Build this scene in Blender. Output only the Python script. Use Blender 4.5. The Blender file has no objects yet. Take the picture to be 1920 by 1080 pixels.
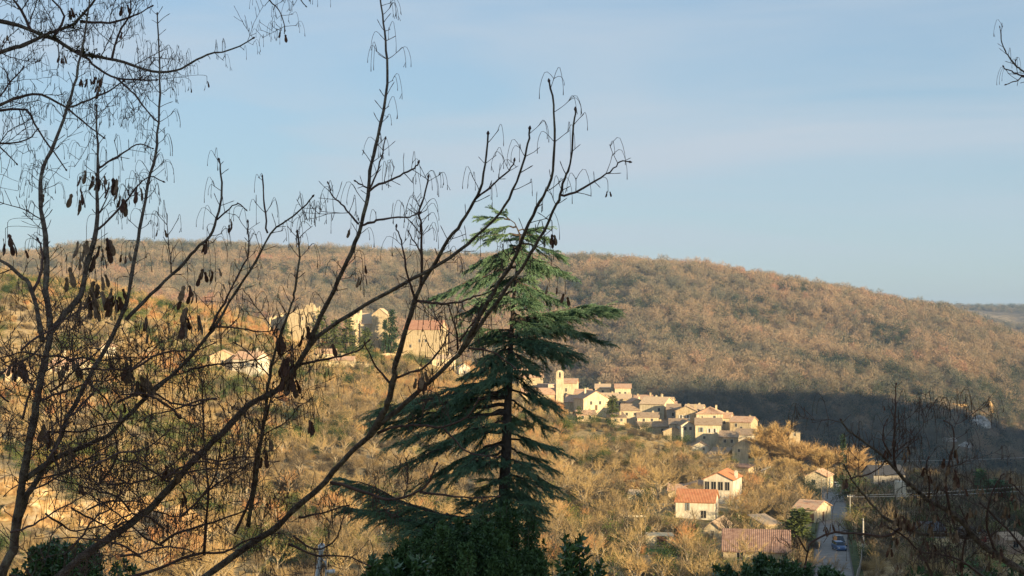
import bpy, math, random
import numpy as np
from mathutils import Vector, Matrix

# ------------------------------------------------------------------ camera, sky, sun, exposure
SC = bpy.context.scene
F = 960 / math.tan(math.radians(20)); PITCH = math.atan(80 / F)
cam = bpy.data.cameras.new('camera'); cam.sensor_width = 36; cam.angle = math.radians(40)
cam.clip_start = .05; cam.clip_end = 20000
camo = bpy.data.objects.new('camera', cam); SC.collection.objects.link(camo)
camo.rotation_euler = (math.pi / 2 + PITCH, 0, 0); SC.camera = camo

AZ, TANE = math.radians(42), .20            # sun: behind the camera and to the right, low
DX, DY = -math.sin(AZ), math.cos(AZ)        # horizontal direction the light travels
ELEV = math.atan(TANE)
W = bpy.data.worlds.new('World'); SC.world = W; W.use_nodes = True
nt = W.node_tree; N = nt.nodes; Lk = nt.links
bg = N['Background']; bg.inputs['Strength'].default_value = .088
sky = N.new('ShaderNodeTexSky'); sky.sky_type = 'NISHITA'; sky.sun_disc = False
sky.sun_elevation = ELEV; sky.sun_rotation = math.atan2(-DX, -DY)
sky.air_density = 1.0; sky.dust_density = .6; sky.ozone_density = 1.6; sky.altitude = 200
tc = N.new('ShaderNodeTexCoord'); mp = N.new('ShaderNodeMapping'); mp.inputs['Scale'].default_value = (1.1, 1.1, 7)
mp.inputs['Rotation'].default_value = (0, math.radians(7), .3)
nz = N.new('ShaderNodeTexNoise'); nz.inputs['Scale'].default_value = 1.9; nz.inputs['Detail'].default_value = 7; nz.inputs['Roughness'].default_value = .48
nz.inputs['Distortion'].default_value = .5
cr = N.new('ShaderNodeValToRGB'); cr.color_ramp.elements[0].position = .44; cr.color_ramp.elements[1].position = .66
cr.color_ramp.elements[0].color = (0, 0, 0, 1); cr.color_ramp.elements[1].color = (.85, .85, .85, 1)
mx = N.new('ShaderNodeMix'); mx.data_type = 'RGBA'; mx.inputs['B'].default_value = (3.1, 3.5, 3.95, 1)
tn = N.new('ShaderNodeMix'); tn.data_type = 'RGBA'; tn.inputs['Factor'].default_value = .72   # thin even veil of high cloud
tn.inputs['B'].default_value = (1.8, 2.68, 3.65, 1)
vr = N.new('ShaderNodeValToRGB'); ve = vr.color_ramp.elements; ve[0].position = 0; ve[0].color = (2.65, 3.35, 3.75, 1); ve[1].position = .24; ve[1].color = (1.72, 2.6, 3.62, 1)   # whiter towards the horizon
q_ = ve.new(.09); q_.color = (2.1, 3.0, 3.75, 1)
sx = N.new('ShaderNodeSeparateXYZ'); mr = N.new('ShaderNodeMapRange'); mr.inputs['From Min'].default_value = .12; mr.inputs['From Max'].default_value = .75
mr.inputs['To Min'].default_value = .74; mr.inputs['To Max'].default_value = .12   # the veil is thick along the horizon, thin overhead
Lk.new(tc.outputs['Generated'], sx.inputs[0]); Lk.new(sx.outputs['Z'], mr.inputs['Value']); Lk.new(mr.outputs[0], tn.inputs['Factor']); Lk.new(sx.outputs['Z'], vr.inputs[0]); Lk.new(vr.outputs[0], tn.inputs['B'])
Lk.new(tc.outputs['Generated'], mp.inputs['Vector']); Lk.new(mp.outputs[0], nz.inputs['Vector'])
Lk.new(nz.outputs['Fac'], cr.inputs[0]); Lk.new(cr.outputs[0], mx.inputs['Factor'])
Lk.new(sky.outputs[0], tn.inputs['A']); Lk.new(tn.outputs['Result'], mx.inputs['A']); Lk.new(mx.outputs['Result'], bg.inputs['Color'])

sun = bpy.data.lights.new('sun', 'SUN'); sun.energy = 5; sun.angle = math.radians(.5); sun.color = (1, .78, .46)
suno = bpy.data.objects.new('sun', sun); SC.collection.objects.link(suno)
suno.rotation_euler = Vector((-DX, -DY, TANE)).normalized().to_track_quat('Z', 'Y').to_euler()
vs = SC.view_settings; vs.view_transform = 'Standard'; vs.look = 'None'; vs.gamma = 1; vs.exposure = 1.08
SC.display_settings.display_device = 'sRGB'
SC.cycles.max_bounces = 5; SC.cycles.diffuse_bounces = 2; SC.cycles.transparent_max_bounces = 4
SC.cycles.use_denoising = True

# ------------------------------------------------------------------ helpers
COL = SC.collection
rnd = random.Random(7)
def pix(px, py, Y):                         # the world point seen at pixel (px, py) of the 1920x1080 photograph at depth Y
    cx = (px - 960) / F; cy = (540 - py) / F
    fw = math.cos(PITCH) - math.sin(PITCH) * cy
    return Vector((cx / fw * Y, Y, (math.sin(PITCH) + math.cos(PITCH) * cy) / fw * Y))
def zpy(py, Y): return pix(960, py, Y).z
def tag(o, label=None, cat=None, group=None, kind=None):
    for k, v in (('label', label), ('category', cat), ('group', group), ('kind', kind)):
        if v: o[k] = v
    return o
def mesh(name, V, Fc, mats, smooth=False, fm=None):
    me = bpy.data.meshes.new(name); me.from_pydata([tuple(v) for v in V], [], Fc)
    for m in (mats if isinstance(mats, (list, tuple)) else [mats]): me.materials.append(m)
    if fm is not None: me.polygons.foreach_set('material_index', fm)
    if smooth: me.polygons.foreach_set('use_smooth', [True] * len(me.polygons))
    return me
def npmesh(name, V, T, mat):                # fast triangle mesh from arrays
    V = np.asarray(V, dtype=np.float32); T = np.asarray(T, dtype=np.int32); k = T.shape[1]
    me = bpy.data.meshes.new(name); me.vertices.add(len(V)); me.vertices.foreach_set('co', V.ravel())
    me.loops.add(T.size); me.loops.foreach_set('vertex_index', T.ravel())
    me.polygons.add(len(T)); me.polygons.foreach_set('loop_start', np.arange(0, T.size, k, dtype=np.int32))
    me.polygons.foreach_set('loop_total', np.full(len(T), k, dtype=np.int32))
    me.materials.append(mat); me.update(calc_edges=True); return me
def link(name, me, parent=None, loc=None, rz=None):
    o = bpy.data.objects.new(name, me); COL.objects.link(o)
    if parent is not None: o.parent = parent
    if loc is not None: o.location = loc
    if rz is not None: o.rotation_euler = (0, 0, rz)
    return o
def empty(name, loc, rz=0):
    o = bpy.data.objects.new(name, None); COL.objects.link(o); o.location = loc; o.rotation_euler = (0, 0, rz)
    o.empty_display_size = .3; return o
def copy_tree(o, parent=None):
    c = o.copy(); COL.objects.link(c); c.parent = parent
    for ch in o.children: copy_tree(ch, c)
    return c
class MB:                                   # collects boxes and tubes into one mesh
    def __init__(s): s.V = []; s.F = []
    def add(s, V, Fc):
        n = len(s.V); s.V += [tuple(v) for v in V]; s.F += [tuple(i + n for i in f) for f in Fc]
    def box(s, x0, x1, y0, y1, z0, z1):
        s.add([(x0, y0, z0), (x1, y0, z0), (x1, y1, z0), (x0, y1, z0), (x0, y0, z1), (x1, y0, z1), (x1, y1, z1), (x0, y1, z1)],
              [(0, 3, 2, 1), (4, 5, 6, 7), (0, 1, 5, 4), (1, 2, 6, 5), (2, 3, 7, 6), (3, 0, 4, 7)])
    def tube(s, P, R, n=6, cap=True):
        P = [Vector(p) for p in P]; prev = None; rings = []
        for i, p in enumerate(P):
            t = (P[min(i + 1, len(P) - 1)] - P[max(i - 1, 0)])
            t = t.normalized() if t.length > 1e-9 else Vector((0, 0, 1))
            if prev is None: a = t.orthogonal().normalized()
            else:
                a = prev - t * prev.dot(t)
                a = a.normalized() if a.length > 1e-6 else t.orthogonal().normalized()
            prev = a; b = t.cross(a); r = R[i] if isinstance(R, (list, tuple)) else R
            rings.append([p + (a * math.cos(k * 2 * math.pi / n) + b * math.sin(k * 2 * math.pi / n)) * r for k in range(n)])
        V = [v for r in rings for v in r]; Fc = []
        for i in range(len(P) - 1):
            for k in range(n):
                k2 = (k + 1) % n; Fc.append((i * n + k, i * n + k2, (i + 1) * n + k2, (i + 1) * n + k))
        if cap: Fc.append(tuple(range(n))[::-1]); Fc.append(tuple((len(P) - 1) * n + k for k in range(n)))
        s.add(V, Fc)
    def build(s, name, mat, parent=None, smooth=False, loc=None, rz=None):
        return link(name, mesh(name, s.V, s.F, mat, smooth), parent, loc, rz)

# ------------------------------------------------------------------ materials
def nodes(name, rough=.9, spec=.2):
    m = bpy.data.materials.new(name); m.use_nodes = True; b = m.node_tree.nodes['Principled BSDF']
    b.inputs['Roughness'].default_value = rough; b.inputs['Specular IOR Level'].default_value = spec
    return m, m.node_tree.nodes, m.node_tree.links, b
def lin(h):
    return tuple((c / 12.92 if c <= .04045 else ((c + .055) / 1.055) ** 2.4) for c in (int(h[i:i + 2], 16) / 255 for i in (0, 2, 4))) + (1,)
def ramp(n, stops):
    r = n.new('ShaderNodeValToRGB'); e = r.color_ramp.elements
    while len(e) > 1: e.remove(e[0])
    e[0].position, e[0].color = stops[0][0], (*stops[0][1], 1)
    for p, c in stops[1:]:
        q = e.new(p); q.color = (*c, 1)
    return r
def noisy(name, c1, c2, scale=4, rough=.9, bump=0, det=6, spec=.2, c3=None, coord='Object', lo=.35, hi=.65):
    m, n, l, b = nodes(name, rough, spec)
    t = n.new('ShaderNodeTexCoord'); z = n.new('ShaderNodeTexNoise'); z.inputs['Scale'].default_value = scale; z.inputs['Detail'].default_value = det
    z.inputs['Roughness'].default_value = .65
    st = [(lo, c1), (hi, c2)]
    if c3: st = [(lo, c1), ((lo + hi) / 2, c2), (hi, c3)]
    r = ramp(n, st); l.new(t.outputs[coord], z.inputs['Vector']); l.new(z.outputs['Fac'], r.inputs[0]); l.new(r.outputs[0], b.inputs['Base Color'])
    if bump:
        bp = n.new('ShaderNodeBump'); bp.inputs['Strength'].default_value = bump; bp.inputs['Distance'].default_value = .05
        l.new(z.outputs['Fac'], bp.inputs['Height']); l.new(bp.outputs[0], b.inputs['Normal'])
    return m
def tinted(name, stops, rough=.85, nscale=.05, namt=.35, spec=.15, trans=0):
    # colour by each plant's own tint attribute, varied a little by a broad noise over the land
    m, n, l, b = nodes(name, rough, spec)
    a = n.new('ShaderNodeAttribute'); a.attribute_type = 'INSTANCER'; a.attribute_name = 'tint'
    g = n.new('ShaderNodeNewGeometry'); z = n.new('ShaderNodeTexNoise'); z.inputs['Scale'].default_value = nscale; z.inputs['Detail'].default_value = 5
    ma = n.new('ShaderNodeMath'); ma.operation = 'MULTIPLY_ADD'; ma.inputs[1].default_value = namt; 
    sb = n.new('ShaderNodeMath'); sb.operation = 'SUBTRACT'; sb.inputs[1].default_value = namt * .5
    l.new(g.outputs['Position'], z.inputs['Vector']); l.new(z.outputs['Fac'], ma.inputs[0]); l.new(a.outputs['Fac'], ma.inputs[2])
    l.new(ma.outputs[0], sb.inputs[0]); r = ramp(n, stops); l.new(sb.outputs[0], r.inputs[0]); l.new(r.outputs[0], b.inputs['Base Color'])
    return m
M = {}
M['twig_far'] = tinted('bare_wood_far', [(0, (.07, .08, .065)), (.25, (.16, .15, .105)), (.5, (.28, .215, .14)), (.75, (.35, .245, .155)), (1, (.37, .175, .12))], nscale=.012)
M['twig_near'] = tinted('bare_twigs_golden', [(0, (.085, .07, .05)), (.22, (.19, .145, .09)), (.45, (.35, .25, .12)), (.72, (.52, .365, .16)), (1, (.50, .25, .11))], nscale=.03)
M['bark_pale'] = noisy('pale_bark', (.22, .17, .11), (.42, .34, .22), 3, .9)
M['green_bush'] = tinted('olive_leaves', [(0, (.02, .04, .018)), (.45, (.055, .085, .025)), (.8, (.12, .145, .035)), (1, (.2, .19, .05))], nscale=.1)
M['evergreen_far'] = tinted('evergreen_far', [(0, (.03, .045, .035)), (1, (.075, .09, .05))], nscale=.02)
M['dark_green'] = noisy('dark_evergreen', (.02, .045, .02), (.05, .085, .035), 1.2)
M['bark'] = noisy('bark', (.10, .075, .05), (.2, .16, .11), 6, .9, .5)

# ------------------------------------------------------------------ terrain (one height function, z over depth Y and bearing u = x / Y)
def fbm(x, y, scale, octv=4, seed=0):
    out = np.zeros(np.broadcast(x, y).shape); amp = 1; tot = 0
    for o in range(octv):
        g = np.random.RandomState(seed + o).rand(64, 64); X = x / scale * 2 ** o + 17.3 * o; Yy = y / scale * 2 ** o + 5.1 * o
        xi = np.floor(X).astype(int); yi = np.floor(Yy).astype(int); fx = X - xi; fy = Yy - yi
        fx = fx * fx * (3 - 2 * fx); fy = fy * fy * (3 - 2 * fy)
        a = g[xi % 64, yi % 64]; b_ = g[(xi + 1) % 64, yi % 64]; c = g[xi % 64, (yi + 1) % 64]; d = g[(xi + 1) % 64, (yi + 1) % 64]
        out += amp * ((a * (1 - fx) + b_ * fx) * (1 - fy) + (c * (1 - fx) + d * fx) * fy - .5); tot += amp; amp *= .5
    return out / tot
class p(float): pass                        # a height given by the photograph's row
NEAR = [(2, -1.7), (8, -3.4), (20, -7.5), (35, -12.5), (70, -24), (120, -34), (180, -40)]
COLS = {
 -1500: [(240, p(1040)), (330, p(850)), (430, p(700)), (560, p(560)), (620, 24), (760, 0), (950, -25), (1200, 10), (1600, 70), (2200, 110), (2900, 70), (4500, 85), (7500, 90)],
 -400: [(240, p(1080)), (280, p(980)), (330, p(850)), (420, p(690)), (570, p(510)), (620, 27), (760, 0), (950, -28), (1200, 0), (1600, 60), (2200, p(480)), (2900, 70), (4500, 85), (7500, 90)],
 0: [(235, p(1095)), (275, p(1000)), (305, p(885)), (330, p(845)), (400, p(712)), (480, p(600)), (560, p(522)), (610, 20), (680, 14), (780, -12), (900, -30), (1050, -30), (1250, 0), (1550, 50), (2200, p(490)), (2900, 70), (4500, 85), (7500, 95)],
 200: [(235, p(1095)), (275, p(1005)), (310, p(900)), (340, p(850)), (410, p(730)), (500, p(620)), (580, p(545)), (630, 14), (700, 8), (800, -20), (900, -35), (1050, -35), (1250, -5), (1550, 45), (2200, p(470)), (2900, 70), (4500, 85), (7500, 95)],
 400: [(230, p(1098)), (275, p(1010)), (330, p(900)), (400, p(808)), (500, p(716)), (560, p(650)), (610, p(590)), (650, 7), (720, -5), (800, -35), (900, -50), (1050, -45), (1250, -10), (1550, 40), (2200, p(470)), (2900, 70), (4500, 85), (7500, 95)],
 600: [(230, p(1098)), (300, p(970)), (400, p(838)), (500, p(745)), (590, p(672)), (650, p(645)), (690, -10), (760, -40), (900, -62), (1050, -50), (1300, -8), (1600, 42), (2150, p(480)), (2900, 70), (4500, 85), (7500, 95)],
 700: [(230, p(1098)), (300, p(980)), (400, p(850)), (500, p(760)), (600, p(684)), (650, p(655)), (690, -16), (760, -48), (900, -66), (1050, -52), (1300, -8), (1600, 40), (2150, p(480)), (2900, 70), (4500, 85), (7500, 95)],
 800: [(230, p(1098)), (300, p(985)), (400, p(860)), (500, p(780)), (590, p(702)), (650, p(668)), (680, -20), (760, -55), (900, -70), (1050, -55), (1300, -12), (1600, 38), (2100, p(485)), (2900, 70), (4500, 85), (7500, 95)],
 900: [(228, p(1098)), (300, p(985)), (400, p(872)), (500, p(795)), (590, p(722)), (640, p(706)), (690, -32), (760, -60), (900, -74), (1050, -60), (1300, -25), (1600, 30), (2100, p(487)), (2900, 70), (4500, 85), (7500, 95)],
 1000: [(225, p(1098)), (300, p(985)), (400, p(882)), (500, p(806)), (580, p(746)), (625, p(738)), (680, -42), (760, -65), (900, -78), (1100, -66), (1320, -40), (1650, 30), (2050, p(489)), (2900, 70), (4500, 85), (7500, 95)],
 1200: [(220, p(1096)), (300, p(990)), (380, p(905)), (450, p(855)), (525, p(796)), (565, p(790)), (640, -60), (760, -76), (880, -82), (980, -70), (1100, p(732)), (1400, 0), (1980, p(496)), (2900, 60), (4500, 85), (7500, 95)],
 1400: [(220, p(1090)), (290, p(1003)), (350, p(948)), (400, p(908)), (450, p(876)), (485, p(870)), (560, -62), (700, -80), (920, -84), (1030, -72), (1150, p(734)), (1450, -8), (1900, p(518)), (2700, 50), (4500, 82), (7500, 95)],
 1560: [(215, p(1082)), (250, p(1030)), (290, p(990)), (340, p(957)), (430, p(918)), (480, p(909)), (580, -72), (700, -86), (950, -88), (1070, -77), (1180, p(742)), (1500, -6), (1850, p(550)), (2650, 40), (4500, 82), (7500, 95)],
 1700: [(215, p(1080)), (250, p(1030)), (300, p(982)), (360, p(946)), (430, p(916)), (480, p(906)), (580, -76), (700, -88), (980, -92), (1100, -80), (1215, p(760)), (1500, -20), (1850, p(574)), (2600, 30), (4500, 80), (7500, 95)],
 1800: [(215, p(1080)), (250, p(1030)), (300, p(982)), (360, p(946)), (430, p(920)), (480, p(910)), (580, -77), (700, -89), (1000, -95), (1130, -86), (1240, p(772)), (1500, -30), (1850, p(593)), (2600, 10), (4500, p(578)), (7500, 95)],
 1920: [(215, p(1080)), (250, p(1030)), (300, p(982)), (360, p(952)), (430, p(926)), (480, p(916)), (580, -78), (700, -92), (1050, -103), (1180, -98), (1290, p(812)), (1500, p(735)), (1800, p(652)), (2400, -20), (3400, 10), (4500, p(580)), (7500, 95)],
 2300: [(215, -38), (300, -44), (430, -50), (480, -52), (600, -80), (780, -95), (1200, -105), (1500, -75), (1900, -50), (3300, 10), (4500, 75), (7500, 90)],
 3600: [(215, -40), (300, -46), (430, -52), (480, -55), (600, -80), (780, -95), (1200, -90), (2000, -50), (3300, 10), (4500, 75), (7500, 90)],
}
def pchip(xk, yk, x):
    h = np.diff(xk); d = np.diff(yk) / h; m = np.zeros(len(xk)); m[0], m[-1] = d[0], d[-1]
    for i in range(1, len(xk) - 1):
        if d[i - 1] * d[i] > 0: m[i] = 2 * d[i - 1] * d[i] / (d[i - 1] + d[i])
    i = np.clip(np.searchsorted(xk, x) - 1, 0, len(xk) - 2); t = (x - xk[i]) / h[i]
    return (2*t**3-3*t**2+1)*yk[i] + (t**3-2*t**2+t)*h[i]*m[i] + (-2*t**3+3*t**2)*yk[i+1] + (t**3-t**2)*h[i]*m[i+1]
GY = np.concatenate([np.geomspace(2, 200, 60)[:-1], np.geomspace(200, 700, 150)[:-1], np.geomspace(700, 2700, 170)[:-1], np.geomspace(2700, 7500, 30)])
GU = np.linspace(-.95, 1.0, 400)
_px = sorted(COLS); _cz = []
for c in _px:
    kn = NEAR + COLS[c]; xs = np.array([float(a) for a, _ in kn]); ys = np.array([zpy(float(z), a) if isinstance(z, p) else z for a, z in kn])
    _cz.append(pchip(xs, ys, GY))
_cz = np.array(_cz); _uk = np.array([(c - 960) / F for c in _px])
def catmull(u):
    u = np.clip(u, _uk[0], _uk[-1]); i = np.clip(np.searchsorted(_uk, u) - 1, 0, len(_uk) - 2); t = ((u - _uk[i]) / (_uk[i+1] - _uk[i]))
    t = (t * t * (3 - 2 * t)) * .35 + t * .65
    return _cz[i] * (1 - t)[:, None] + _cz[i+1] * t[:, None]
GZ = catmull(GU)
_k = np.ones(9) / 9; GZ = np.apply_along_axis(lambda c: np.convolve(np.pad(c, 4, 'edge'), _k, 'valid'), 0, GZ)
XX = GU[:, None] * GY[None, :]; YY = np.repeat(GY[None, :], len(GU), 0)
def bump_amp(Y): return np.interp(Y, [0, 100, 230, 420, 600, 800, 1000, 1500, 2000, 2600, 4500, 7500], [.2, .8, 1.0, 1.6, 2.0, 4, 9, 15, 9, 12, 26, 30])
GZ = GZ + fbm(XX, YY, 90, 4, 3) * bump_amp(YY) * 1.5
# gullies running down the far hill, deep enough to catch the low sun
wv = np.clip((YY - 950) / 300, 0, 1) * np.clip((2150 - YY) / 500, 0, 1)
GZ = GZ + wv * 16 * fbm(XX + .35 * YY, YY * .25, 150, 4, 11)
# terraces on the near slope
tw = np.clip((YY - 330) / 60, 0, 1) * np.clip((620 - YY) / 60, 0, 1) * np.clip((.02 - GU[:, None]) / .1, 0, 1)
ph = (GZ + fbm(XX, YY, 60, 2, 5) * 3) / 3.2; GZ = GZ + tw * 3.2 * .55 * (np.floor(ph) + np.clip((ph - np.floor(ph)) * 4 - 3, 0, 1) - ph + .3)
# level bed of the road
ROADP = [(1566, 1120, 200), (1560, 1082, 215), (1556, 1035, 248), (1558, 1000, 282), (1562, 968, 320), (1560, 940, 370), (1556, 922, 420), (1548, 912, 455), (1530, 907, 480)]
ROADX = np.array([(a - 960) / F * c for a, b_, c in ROADP]); ROADY = np.array([float(c) for *_, c in ROADP])
rx = np.interp(YY, ROADY, ROADX); rw = np.clip(1.6 - np.abs(XX - rx) / 6, 0, 1) * (YY > 195) * (YY < 490)
_iu = np.clip(((rx / YY) - GU[0]) / (GU[1] - GU[0]), 0, len(GU) - 1.01).astype(int); base_r = GZ[_iu, np.arange(len(GY))[None, :]]
GZ = GZ * (1 - rw) + base_r * rw
def H(x, y):
    x = np.asarray(x, float); y = np.asarray(y, float); u = x / y
    fu = np.clip((u - GU[0]) / (GU[1] - GU[0]), 0, len(GU) - 1.001); iu = fu.astype(int); fu = fu - iu
    iy = np.clip(np.searchsorted(GY, y) - 1, 0, len(GY) - 2); fy = (y - GY[iy]) / (GY[iy + 1] - GY[iy])
    return (GZ[iu, iy] * (1 - fu) + GZ[iu + 1, iy] * fu) * (1 - fy) + (GZ[iu, iy + 1] * (1 - fu) + GZ[iu + 1, iy + 1] * fu) * fy
def hz(x, y): return float(H(x, y))
def proj(x, y, z):                           # photograph pixel of world points
    c, s = math.cos(PITCH), math.sin(PITCH); fw = c * y + s * z; up = -s * y + c * z
    return 960 + F * x / fw, 540 - F * up / fw
def hit(px, py, y0=205, y1=700):             # where the line of sight through a pixel meets the ground
    Y = np.arange(y0, y1, 1.0); u = np.array([pix(px, py, 1.0).x]); x = u * Y
    _, q = proj(x, Y, H(x, Y)); k = np.argmax(q <= py) if (q <= py).any() else int(np.argmin(np.abs(q - py)))
    return float(x[k]), float(Y[k])

def ground_mat(name, stops, sc, far=False):
    m, n, l, b = nodes(name, .95, .1)
    g = n.new('ShaderNodeNewGeometry'); z = n.new('ShaderNodeTexNoise'); z.inputs['Scale'].default_value = sc; z.inputs['Detail'].default_value = 9; z.inputs['Roughness'].default_value = .7
    z2 = n.new('ShaderNodeTexNoise'); z2.inputs['Scale'].default_value = sc * 14; z2.inputs['Detail'].default_value = 6; z2.inputs['Roughness'].default_value = .75
    ad = n.new('ShaderNodeMath'); ad.operation = 'MULTIPLY_ADD'; ad.inputs[1].default_value = .5
    hf = n.new('ShaderNodeMath'); hf.operation = 'MULTIPLY'; hf.inputs[1].default_value = .5
    l.new(g.outputs['Position'], z.inputs['Vector']); l.new(g.outputs['Position'], z2.inputs['Vector'])
    l.new(z2.outputs['Fac'], hf.inputs[0]); l.new(z.outputs['Fac'], ad.inputs[0]); l.new(hf.outputs[0], ad.inputs[2])
    r = ramp(n, stops); l.new(ad.outputs[0], r.inputs[0]); l.new(r.outputs[0], b.inputs['Base Color'])
    bp = n.new('ShaderNodeBump'); bp.inputs['Strength'].default_value = .8; bp.inputs['Distance'].default_value = 2 if far else .5
    l.new(z2.outputs['Fac'], bp.inputs['Height']); l.new(bp.outputs[0], b.inputs['Normal']); return m
M['ground'] = ground_mat('dry_slope', [(.36, (.10, .11, .04)), (.43, (.25, .19, .085)), (.50, (.46, .33, .16)), (.60, (.56, .42, .25))], .05)
M['hill'] = ground_mat('wooded_hill_floor', [(.36, (.08, .075, .04)), (.5, (.17, .12, .07)), (.64, (.27, .18, .10))], .015, True)
M['faraway'] = ground_mat('distant_land', [(.36, (.06, .06, .04)), (.5, (.15, .12, .08)), (.6, (.36, .28, .18))], .004, True)
def sheet(name, j0, j1, mat):
    U = len(GU); J = j1 - j0; V = np.stack([XX[:, j0:j1], YY[:, j0:j1], GZ[:, j0:j1]], -1).reshape(-1, 3)
    i, j = np.meshgrid(np.arange(U - 1), np.arange(J - 1), indexing='ij'); a = (i * J + j).ravel()
    me = npmesh(name, V, np.stack([a, a + J, a + J + 1, a + 1], -1), mat); me.polygons.foreach_set('use_smooth', [True] * len(me.polygons))
    return tag(link(name, me), kind='structure')
jA = int(np.searchsorted(GY, 760)); jB = int(np.searchsorted(GY, 2700))
sheet('ground', 0, jA + 1, M['ground']); sheet('far_hill', jA, jB + 1, M['hill']); sheet('distant_hills', jB, len(GY), M['faraway'])
# the hillside the photograph is taken from: rises behind and to the right and throws the evening shade
CK = [(-500, 0), (-200, 3), (0, 5), (21, 4.8), (80, -3), (150, -8), (175, -9), (205, -7), (222, -5.5), (236, -6), (255, -3), (280, 0), (317, 2.5), (360, 3.5), (385, 4), (430, 6), (480, 8), (520, 14), (634, 45), (700, 70), (810, 102), (912, 95), (1019, 85), (1132, 64), (1195, 39), (1260, 20), (1700, 20)]
cs = np.linspace(-500, 1700, 440); Cc = np.interp(cs, [a for a, _ in CK], [b_ for _, b_ in CK])
Cc = Cc + np.where(cs > 480, 1, .25) * np.random.RandomState(2).normal(size=len(cs)) * 1.3   # unseen crest shaped to place the shade, bumped as if wooded
rc = np.interp(cs, [-500, 400, 800, 1700], [-60, -60, -250, -300]); Vh = []; dr = np.array([-400, -200, -90, -40, -15, 0, 10, 25, 50, 90, 150, 230, 330, 480.])
for k in range(len(cs)):
    zc = Cc[k] - rc[k] * TANE
    for d in dr:
        r_ = rc[k] + d; zz = zc - (abs(d) * .42 if d > 0 else abs(d) * .12); zz = max(zz, -120)
        Vh.append((cs[k] * -DX * .0 + cs[k] * DY + r_ * DX, cs[k] * -DX + r_ * DY, zz))
J = len(dr); ii, jj = np.meshgrid(np.arange(len(cs) - 1), np.arange(J - 1), indexing='ij'); a_ = (ii * J + jj).ravel()
me = npmesh('near_hillside', Vh, np.stack([a_, a_ + 1, a_ + J + 1, a_ + J], -1), M['ground'])
tag(link('near_hillside', me), kind='structure')
KEEP = []                                    # house fronts that tall plants leave in view: middle, width, base row, depth
EXC = []                                     # places kept clear of scattered plants: x, y, radius
# ------------------------------------------------------------------ houses
def wall_mat(name, a, b_, sc=1.2):
    # render or stone with damp streaks running down the wall
    m = noisy(name, a, b_, sc, .95, .6, 8); n = m.node_tree.nodes; l = m.node_tree.links; t = n.new('ShaderNodeTexCoord'); mp_ = n.new('ShaderNodeMapping'); mp_.inputs['Scale'].default_value = (1.3, 1.3, .22)
    z = n.new('ShaderNodeTexNoise'); z.inputs['Scale'].default_value = 1.4; z.inputs['Detail'].default_value = 6; r = ramp(n, [(.40, (.55, .50, .44)), (.56, (1, 1, 1))]); x = n.new('ShaderNodeMix'); x.data_type = 'RGBA'; x.blend_type = 'MULTIPLY'; x.inputs['Factor'].default_value = .45
    src = m.node_tree.nodes['Principled BSDF'].inputs['Base Color'].links[0].from_socket; l.new(t.outputs['Object'], mp_.inputs[0]); l.new(mp_.outputs[0], z.inputs['Vector']); l.new(z.outputs['Fac'], r.inputs[0]); l.new(src, x.inputs['A']); l.new(r.outputs[0], x.inputs['B']); l.new(x.outputs['Result'], n['Principled BSDF'].inputs['Base Color']); return m
M['w_cream'] = wall_mat('cream_render', (.58, .47, .30), (.72, .62, .42), .8)
M['w_stone'] = wall_mat('golden_stone', (.42, .33, .20), (.62, .50, .32), 1.6)
M['w_white'] = wall_mat('white_render', (.62, .55, .42), (.74, .67, .53), .5)
M['w_pink'] = wall_mat('pinkish_render', (.50, .36, .27), (.60, .45, .34), .7)
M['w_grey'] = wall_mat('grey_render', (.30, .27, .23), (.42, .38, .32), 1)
M['r_red'] = noisy('red_clay_tiles', (.40, .21, .125), (.58, .37, .24), 1.1, .85, .3, 9, c3=(.46, .36, .25))
M['r_orange'] = noisy('new_orange_tiles', (.44, .17, .08), (.55, .26, .13), .9, .8, .3, 9)
M['r_brown'] = noisy('weathered_brown_tiles', (.24, .165, .105), (.42, .30, .20), 1.2, .9, .3, 9, c3=(.38, .30, .20))
M['r_buff'] = noisy('buff_clay_tiles', (.44, .30, .19), (.62, .46, .30), 1.5, .9, .3, 9, c3=(.44, .36, .24))
M['r_hall'] = noisy('castle_red_tiles', (.34, .16, .10), (.47, .27, .18), 1.1, .85, .3, 9)
M['r_clay'] = noisy('old_barn_tiles', (.20, .115, .085), (.37, .24, .18), 1.3, .85, .3, 9)
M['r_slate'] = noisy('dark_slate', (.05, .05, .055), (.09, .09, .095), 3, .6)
M['frame'] = nodes('window_frame')[0]; M['frame'].node_tree.nodes['Principled BSDF'].inputs['Base Color'].default_value = (.5, .45, .36, 1)
def flat(name, c, rough=.8, metal=0, spec=.3):
    m, n, l, b = nodes(name, rough, spec); b.inputs['Base Color'].default_value = (*c, 1); b.inputs['Metallic'].default_value = metal; return m
M['pane'] = flat('dark_pane', (.02, .022, .025), .15, 0, .5)
M['shut_brown'] = flat('brown_shutter', (.10, .05, .03)); M['shut_red'] = flat('red_shutter', (.32, .02, .03))
M['shut_blue'] = flat('grey_blue_shutter', (.20, .24, .26)); M['shut_white'] = flat('white_shutter', (.6, .58, .52)); M['door'] = flat('wood_door', (.13, .07, .04))
_wc = {}
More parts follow.
